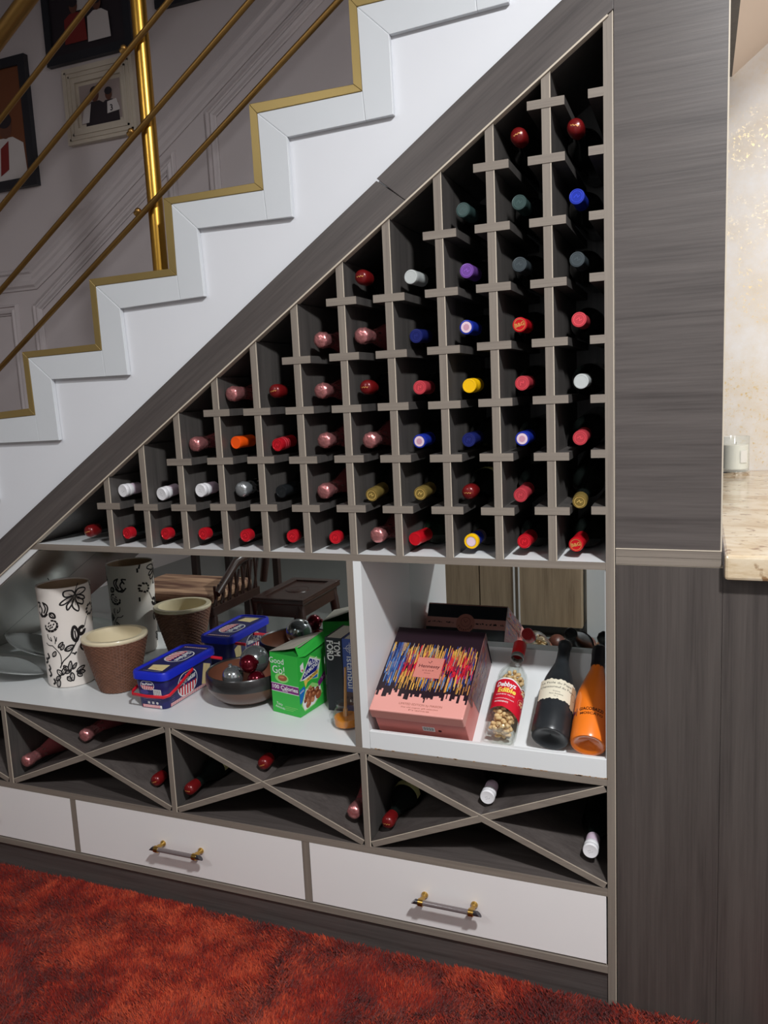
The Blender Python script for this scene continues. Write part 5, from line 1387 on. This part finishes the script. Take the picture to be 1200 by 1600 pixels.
p.ell(.034, .1035, .007, .010, mat('label_seal', srgb(140, 108, 84), .5), 4, 14)
p.build('paper_label', bt)
# orange bottle
bt, R = leaning('wine_bottle', -.0525, .0400, 'bright orange bottle with black neck foil leaning at the niche end', 'bottle')
r = .040
ORG = mat('orange_lacquer', srgb(240, 124, 34), .28, coat=.5)
MB().lathe([(.001, .016), (.020, .010), (.030, .001), (r - .003, .001), (r, .008), (r, .118), (r - .003, .140), (r - .010, .166), (.0225, .192), (.0175, .208), (.0160, .222)], 48, 0, R, cap0=False, cap1=False).build('bottle_body', ORG, bt, smooth=50)
def crk(rr, z, a, k): return rr * (1 + .04 * math.sin(a * 9 + z * 200))
MB().lathe([(.0163, .214), (.0166, .226), (.0160, .240), (.0168, .250), (.0180, .258), (.0182, .276), (.0165, .282), (.010, .284), (.0003, .2845)], 36, 0, R, cap0=False, cap1=False, rfun=crk).build('neck_foil', mat('black_neck_foil', srgb(22, 22, 26), .35), bt, smooth=60)
p = Print(cyl_map(R, r, -.20), .00012)
p.rect(-.036, .055, -.021, .076, mat('emblem_blue', srgb(30, 30, 74), .4), 1); p.ell(-.0285, .066, .0045, .005, mat('emblem_red', srgb(120, 40, 60), .4), 2, 10)
DBR = mat('dark_brown_ink', srgb(60, 28, 14), .4)
p.text('GIACOBAZZI', .010, .0705, .0110, DBR, 1, bold=.03, width=.050); p.text('MOSCATO', .011, .0585, .0085, DBR, 1, bold=.02, width=.047)
p.build('printed_name', bt)

# ------------------------------------------------------------------ rug
RUGB = mat('rug_backing', srgb(140, 40, 26), .9)
rug = thing('shaggy_rug', 'deep shaggy orange red rug covering the floor before the cabinet', 'rug', (-1, -.8, -.03))
MB().box((-3.0, -.78, -.0295), (.42, -.004, -.020)).build('rug_backing', RUGB, rug)
m, nt, b = new_mat('rug_pile')
at = nt.nodes.new('ShaderNodeAttribute'); at.attribute_name = 'tone'
rp = nt.nodes.new('ShaderNodeValToRGB')
rp.color_ramp.elements[0].position = 0.0; rp.color_ramp.elements[0].color = (*srgb(120, 30, 24), 1)
rp.color_ramp.elements[1].position = 1.0; rp.color_ramp.elements[1].color = (*srgb(204, 86, 54), 1)
e = rp.color_ramp.elements.new(0.5); e.color = (*srgb(166, 50, 32), 1)
nt.links.new(at.outputs['Fac'], rp.inputs['Fac']); nt.links.new(rp.outputs['Color'], b.inputs['Base Color'])
b.inputs['Roughness'].default_value = 0.7; b.inputs['Specular IOR Level'].default_value = 0.12; b.inputs['Sheen Weight'].default_value = 0.15
RUGM = m
def vnoise(x, y, f, seed):
    g = np.random.default_rng(seed).random((64, 64))
    xi = x * f + 31.3; yi = y * f + 17.7
    x0 = np.floor(xi).astype(int); y0 = np.floor(yi).astype(int); fx = xi - x0; fy = yi - y0
    fx = fx * fx * (3 - 2 * fx); fy = fy * fy * (3 - 2 * fy)
    G = lambda a, c: g[a % 64, c % 64]
    return (G(x0, y0) * (1 - fx) + G(x0 + 1, y0) * fx) * (1 - fy) + (G(x0, y0 + 1) * (1 - fx) + G(x0 + 1, y0 + 1) * fx) * fy
def pile(x0, x1, y0, y1, N, name, wd):
    X = rng.uniform(x0, x1, N); Y = rng.uniform(y0, y1, N)
    pn_ = .26 * vnoise(X, Y, 4.2, 1) + .34 * vnoise(X, Y, 13, 2) + .40 * vnoise(X, Y, 34, 3)
    ang = 2 * math.pi * (vnoise(X, Y, 5.0, 4) + .5 * vnoise(X, Y, 15, 5)) + rng.normal(0, .9, N)
    lean = .003 + .008 * vnoise(X, Y, 9, 6) + rng.uniform(0, .007, N)
    Hh = rng.uniform(.023, .031, N) * (1 - .10 * (vnoise(X, Y, 30, 8) < .4))
    tone = np.clip((pn_ - .5) * 2.0 + .45 + rng.normal(0, .24, N), 0, 1)
    dx, dy = np.cos(ang), np.sin(ang); w = rng.uniform(.7, 1.3, N) * wd
    ta = rng.uniform(0, 2 * math.pi, N); px_, py_ = np.cos(ta) * w, np.sin(ta) * w
    V = np.zeros((N, 5, 3)); zb = -.021
    V[:, 0] = np.c_[X - px_, Y - py_, np.full(N, zb)]; V[:, 1] = np.c_[X + px_, Y + py_, np.full(N, zb)]
    mx_, my_ = X + dx * lean * .4, Y + dy * lean * .4
    V[:, 2] = np.c_[mx_ + px_ * .9, my_ + py_ * .9, zb + Hh * .62]; V[:, 3] = np.c_[mx_ - px_ * .9, my_ - py_ * .9, zb + Hh * .62]
    V[:, 4] = np.c_[X + dx * lean, np.minimum(Y + dy * lean, -.001), zb + Hh]
    V[:, :, 1] = np.minimum(V[:, :, 1], -.0042)
    base = np.arange(N) * 5
    loops = np.stack([base, base + 1, base + 2, base + 3, base + 3, base + 2, base + 4], 1).ravel()
    me = bpy.data.meshes.new(name)
    me.vertices.add(N * 5); me.vertices.foreach_set('co', V.ravel())
    me.loops.add(N * 7); me.loops.foreach_set('vertex_index', loops.astype(np.int32))
    me.polygons.add(N * 2)
    ls = np.stack([np.arange(N) * 7, np.arange(N) * 7 + 4], 1).ravel(); lt = np.tile([4, 3], N)
    me.polygons.foreach_set('loop_start', ls.astype(np.int32)); me.polygons.foreach_set('loop_total', lt.astype(np.int32))
    a_ = me.attributes.new('tone', 'FLOAT', 'POINT'); a_.data.foreach_set('value', np.repeat(tone, 5).astype(np.float32))
    me.materials.append(RUGM); me.update(); me.validate()
    o = bpy.data.objects.new(name, me); COL.objects.link(o); o.parent = rug
    o.matrix_parent_inverse = wm(rug).inverted(); o['kind'] = 'stuff'
    return o
pile(-2.05, .30, -.60, -.0045, 330000, 'rug_pile', .0020)
pile(-3.0, -2.05, -.78, -.0045, 40000, 'rug_pile', .004)
pile(-2.05, .42, -.78, -.60, 40000, 'rug_pile', .004)

# ------------------------------------------------------------------ the room seen in the mirrors
OAK = wood('pale_oak', srgb(120, 102, 82), srgb(176, 156, 130), 'z', stretch=16)
ward = thing('wardrobe', 'pale oak wardrobe opposite the niche, seen in its mirror', 'wardrobe', (-.75, -2.05, -.03))
MB().box((-1.42, -2.45, .03), (-.42, -2.06, 2.1)).build('carcass', OAK, ward)
for (a, b2) in ((-1.418, -1.0), (-.992, -.80), (-.762, -.422)): MB().box((a, -2.058, .035), (b2, -2.04, 2.095)).build('door', OAK, ward)
for x in (-.795, -.767): MB().box((x - .004, -2.058, .035), (x + .004, -2.036, 2.095)).build('white_strip', INKW, ward)
MB().box((-1.40, -2.42, -.03), (-.44, -2.09, .03)).build('plinth', BOWLK, ward)
MB().box((-.40, -2.2, -.03), (.2, -2.1, 2.2)).build('wall_return', mat('white_return_paint', srgb(214, 218, 222), .5)).__setitem__('kind', 'structure')
DKW = mat('dark_rosewood', srgb(52, 34, 30), .3, noise=.25, nscale=20, coat=.4)
def cab_leg(mb, x, y, z0, z1, sx, sy):
    P = []
    for k in range(9):
        t = k / 8; off = .022 * math.sin(t * math.pi * 1.15) - .012 * (t > .85)
        P.append((x + sx * off, y + sy * off, lerp(z1, z0, t)))
    mb.tube(P, [.021, .024, .024, .021, .018, .015, .013, .014, .018], 10)
st = thing('low_table', 'low dark wooden table with curved legs, seen in the shelf mirror', 'table', (-1.69, -1.08, -.02))
x0, x1, y0, y1, zt = -1.83, -1.555, -1.30, -.875, .42
MB().box((x0, y0, zt - .022), (x1, y1, zt)).build('table_top', DKW, st, bevel=.006)
fr = MB(); 
for (a, b2, c, d) in ((x0, y0, x1, y0 + .045), (x0, y1 - .045, x1, y1), (x0, y0 + .045, x0 + .045, y1 - .045), (x1 - .045, y0 + .045, x1, y1 - .045)): fr.box((a, b2, zt - .001), (c, d, zt + .008))
fr.build('raised_border', DKW, st, bevel=.002)
T = Matrix.Translation(((x0 + x1) / 2, (y0 + y1) / 2, zt))
MB().lathe([(.062, 0), (.058, .004), (.050, .002), (.042, .005), (.02, .002), (.001, .005)], 24, 0, T, cap0=False, cap1=False).build('carved_medallion', DKW, st, smooth=40)
MB().box((x0 + .015, y0 + .015, zt - .085), (x1 - .015, y1 - .015, zt - .022)).build('apron', DKW, st)
for sx in (0, 1):
    for sy in (0, 1):
        mb = MB(); cab_leg(mb, (x0 + .035, x1 - .035)[sx], (y0 + .035, y1 - .035)[sy], -.02, zt - .03, (-1, 1)[sx] * .6, (-1, 1)[sy] * .6); mb.build('leg', DKW, st, smooth=50)
ch = thing('carved_bench', 'dark carved bench with a striped brown cushion, seen in the shelf mirror', 'bench', (-2.17, -1.0, -.02))
x0, x1, y0, y1, zt = -2.62, -2.00, -1.24, -.80, .39
MB().box((x0, y0, zt - .05), (x1, y1, zt)).build('seat_frame', DKW, ch, bevel=.006)
m, nt, b = new_mat('striped_cushion'); g = nt.nodes.new('ShaderNodeNewGeometry'); mp = nt.nodes.new('ShaderNodeMapping'); mp.inputs['Scale'].default_value = (3, 26, 1); nz = nt.nodes.new('ShaderNodeTexNoise'); nz.inputs['Scale'].default_value = 1; nz.inputs['Detail'].default_value = 5
rp = nt.nodes.new('ShaderNodeValToRGB'); rp.color_ramp.elements[0].position = .35; rp.color_ramp.elements[0].color = (*srgb(92, 54, 40), 1); rp.color_ramp.elements[1].position = .62; rp.color_ramp.elements[1].color = (*srgb(196, 156, 124), 1)
nt.links.new(g.outputs['Position'], mp.inputs['Vector']); nt.links.new(mp.outputs['Vector'], nz.inputs['Vector']); nt.links.new(nz.outputs['Fac'], rp.inputs['Fac']); nt.links.new(rp.outputs['Color'], b.inputs['Base Color']); b.inputs['Roughness'].default_value = .7
MB().box((x0 + .03, y0 + .02, zt), (x1 - .03, y1 - .02, zt + .05)).build('cushion', m, ch, bevel=.018)
for sx in (0, 1):
    for sy in (0, 1):
        mb = MB(); cab_leg(mb, (x0 + .03, x1 - .03)[sx], (y0 + .03, y1 - .03)[sy], -.02, zt - .02, (-1, 1)[sx] * .5, (-1, 1)[sy] * .5); mb.build('leg', DKW, ch, smooth=50)
arm = MB()
arm.tube([(x1 + .01, y0 - .02, zt + .02), (x1 + .03, y0 - .03, zt + .16), (x1 + .01, y0 + .05, zt + .20), (x1, (y0 + y1) / 2, zt + .17), (x1 + .01, y1 - .02, zt + .06)], [.02, .024, .026, .022, .018], 10)
for i in range(7):
    yy = lerp(y0 + .03, y1 - .03, i / 6); arm.tube([(x1 - .005, yy, zt), (x1 + .005, yy + .02, zt + .17 - .07 * i / 6)], .007, 8); arm.tube([(x1 - .005, yy + .02, zt), (x1 + .005, yy - .02, zt + .17 - .07 * i / 6)], .007, 8)
arm.build('carved_arm', DKW, ch, smooth=50)
dc = thing('dining_chair', 'dark high backed chair far behind the bench, seen in the shelf mirror', 'chair', (-2.62, -1.98, -.03))
x0, x1, y0, y1 = -2.83, -2.42, -2.22, -1.80
MB().box((x0, y0, .42), (x1, y1, .47)).build('seat', DKW, dc, bevel=.01)
for x in (x0 + .02, x1 - .02):
    MB().box((x - .02, y1 - .04, -.03), (x + .02, y1, .42)).build('leg', DKW, dc)
    MB().box((x - .02, y0, -.03), (x + .02, y0 + .04, .42)).build('leg', DKW, dc)
    MB().box((x - .02, y1 - .04, .47), (x + .02, y1, 1.05)).build('back_post', DKW, dc)
MB().box((x0 + .09, y1 - .03, .47), (x1 - .09, y1 - .008, 1.05)).build('back_splat', DKW, dc)
SLP = mat('brown_leather', srgb(84, 46, 36), .4); INS = mat('cream_insole', srgb(206, 180, 140), .6)
for i, x in enumerate((-.52, -.36)):
    t = thing('slipper', ('left' if i == 0 else 'right') + ' brown slipper on the floor, seen in the niche mirror', 'shoe', (x, -1.86, -.0295), 'pair of slippers in the mirror')
    T = Matrix.Translation((x, -1.86, -.0295))
    MB().lathe([(.045, 0), (.048, .006), (.047, .016)], 24, 0, T, sx=1, sy=2.6).build('sole', INS, t, smooth=40)
    MB().ball((0, .055, .0475), .046, 20, 12, 0, (1, 1.3, 1.0), T).build('upper', SLP, t, smooth=60)
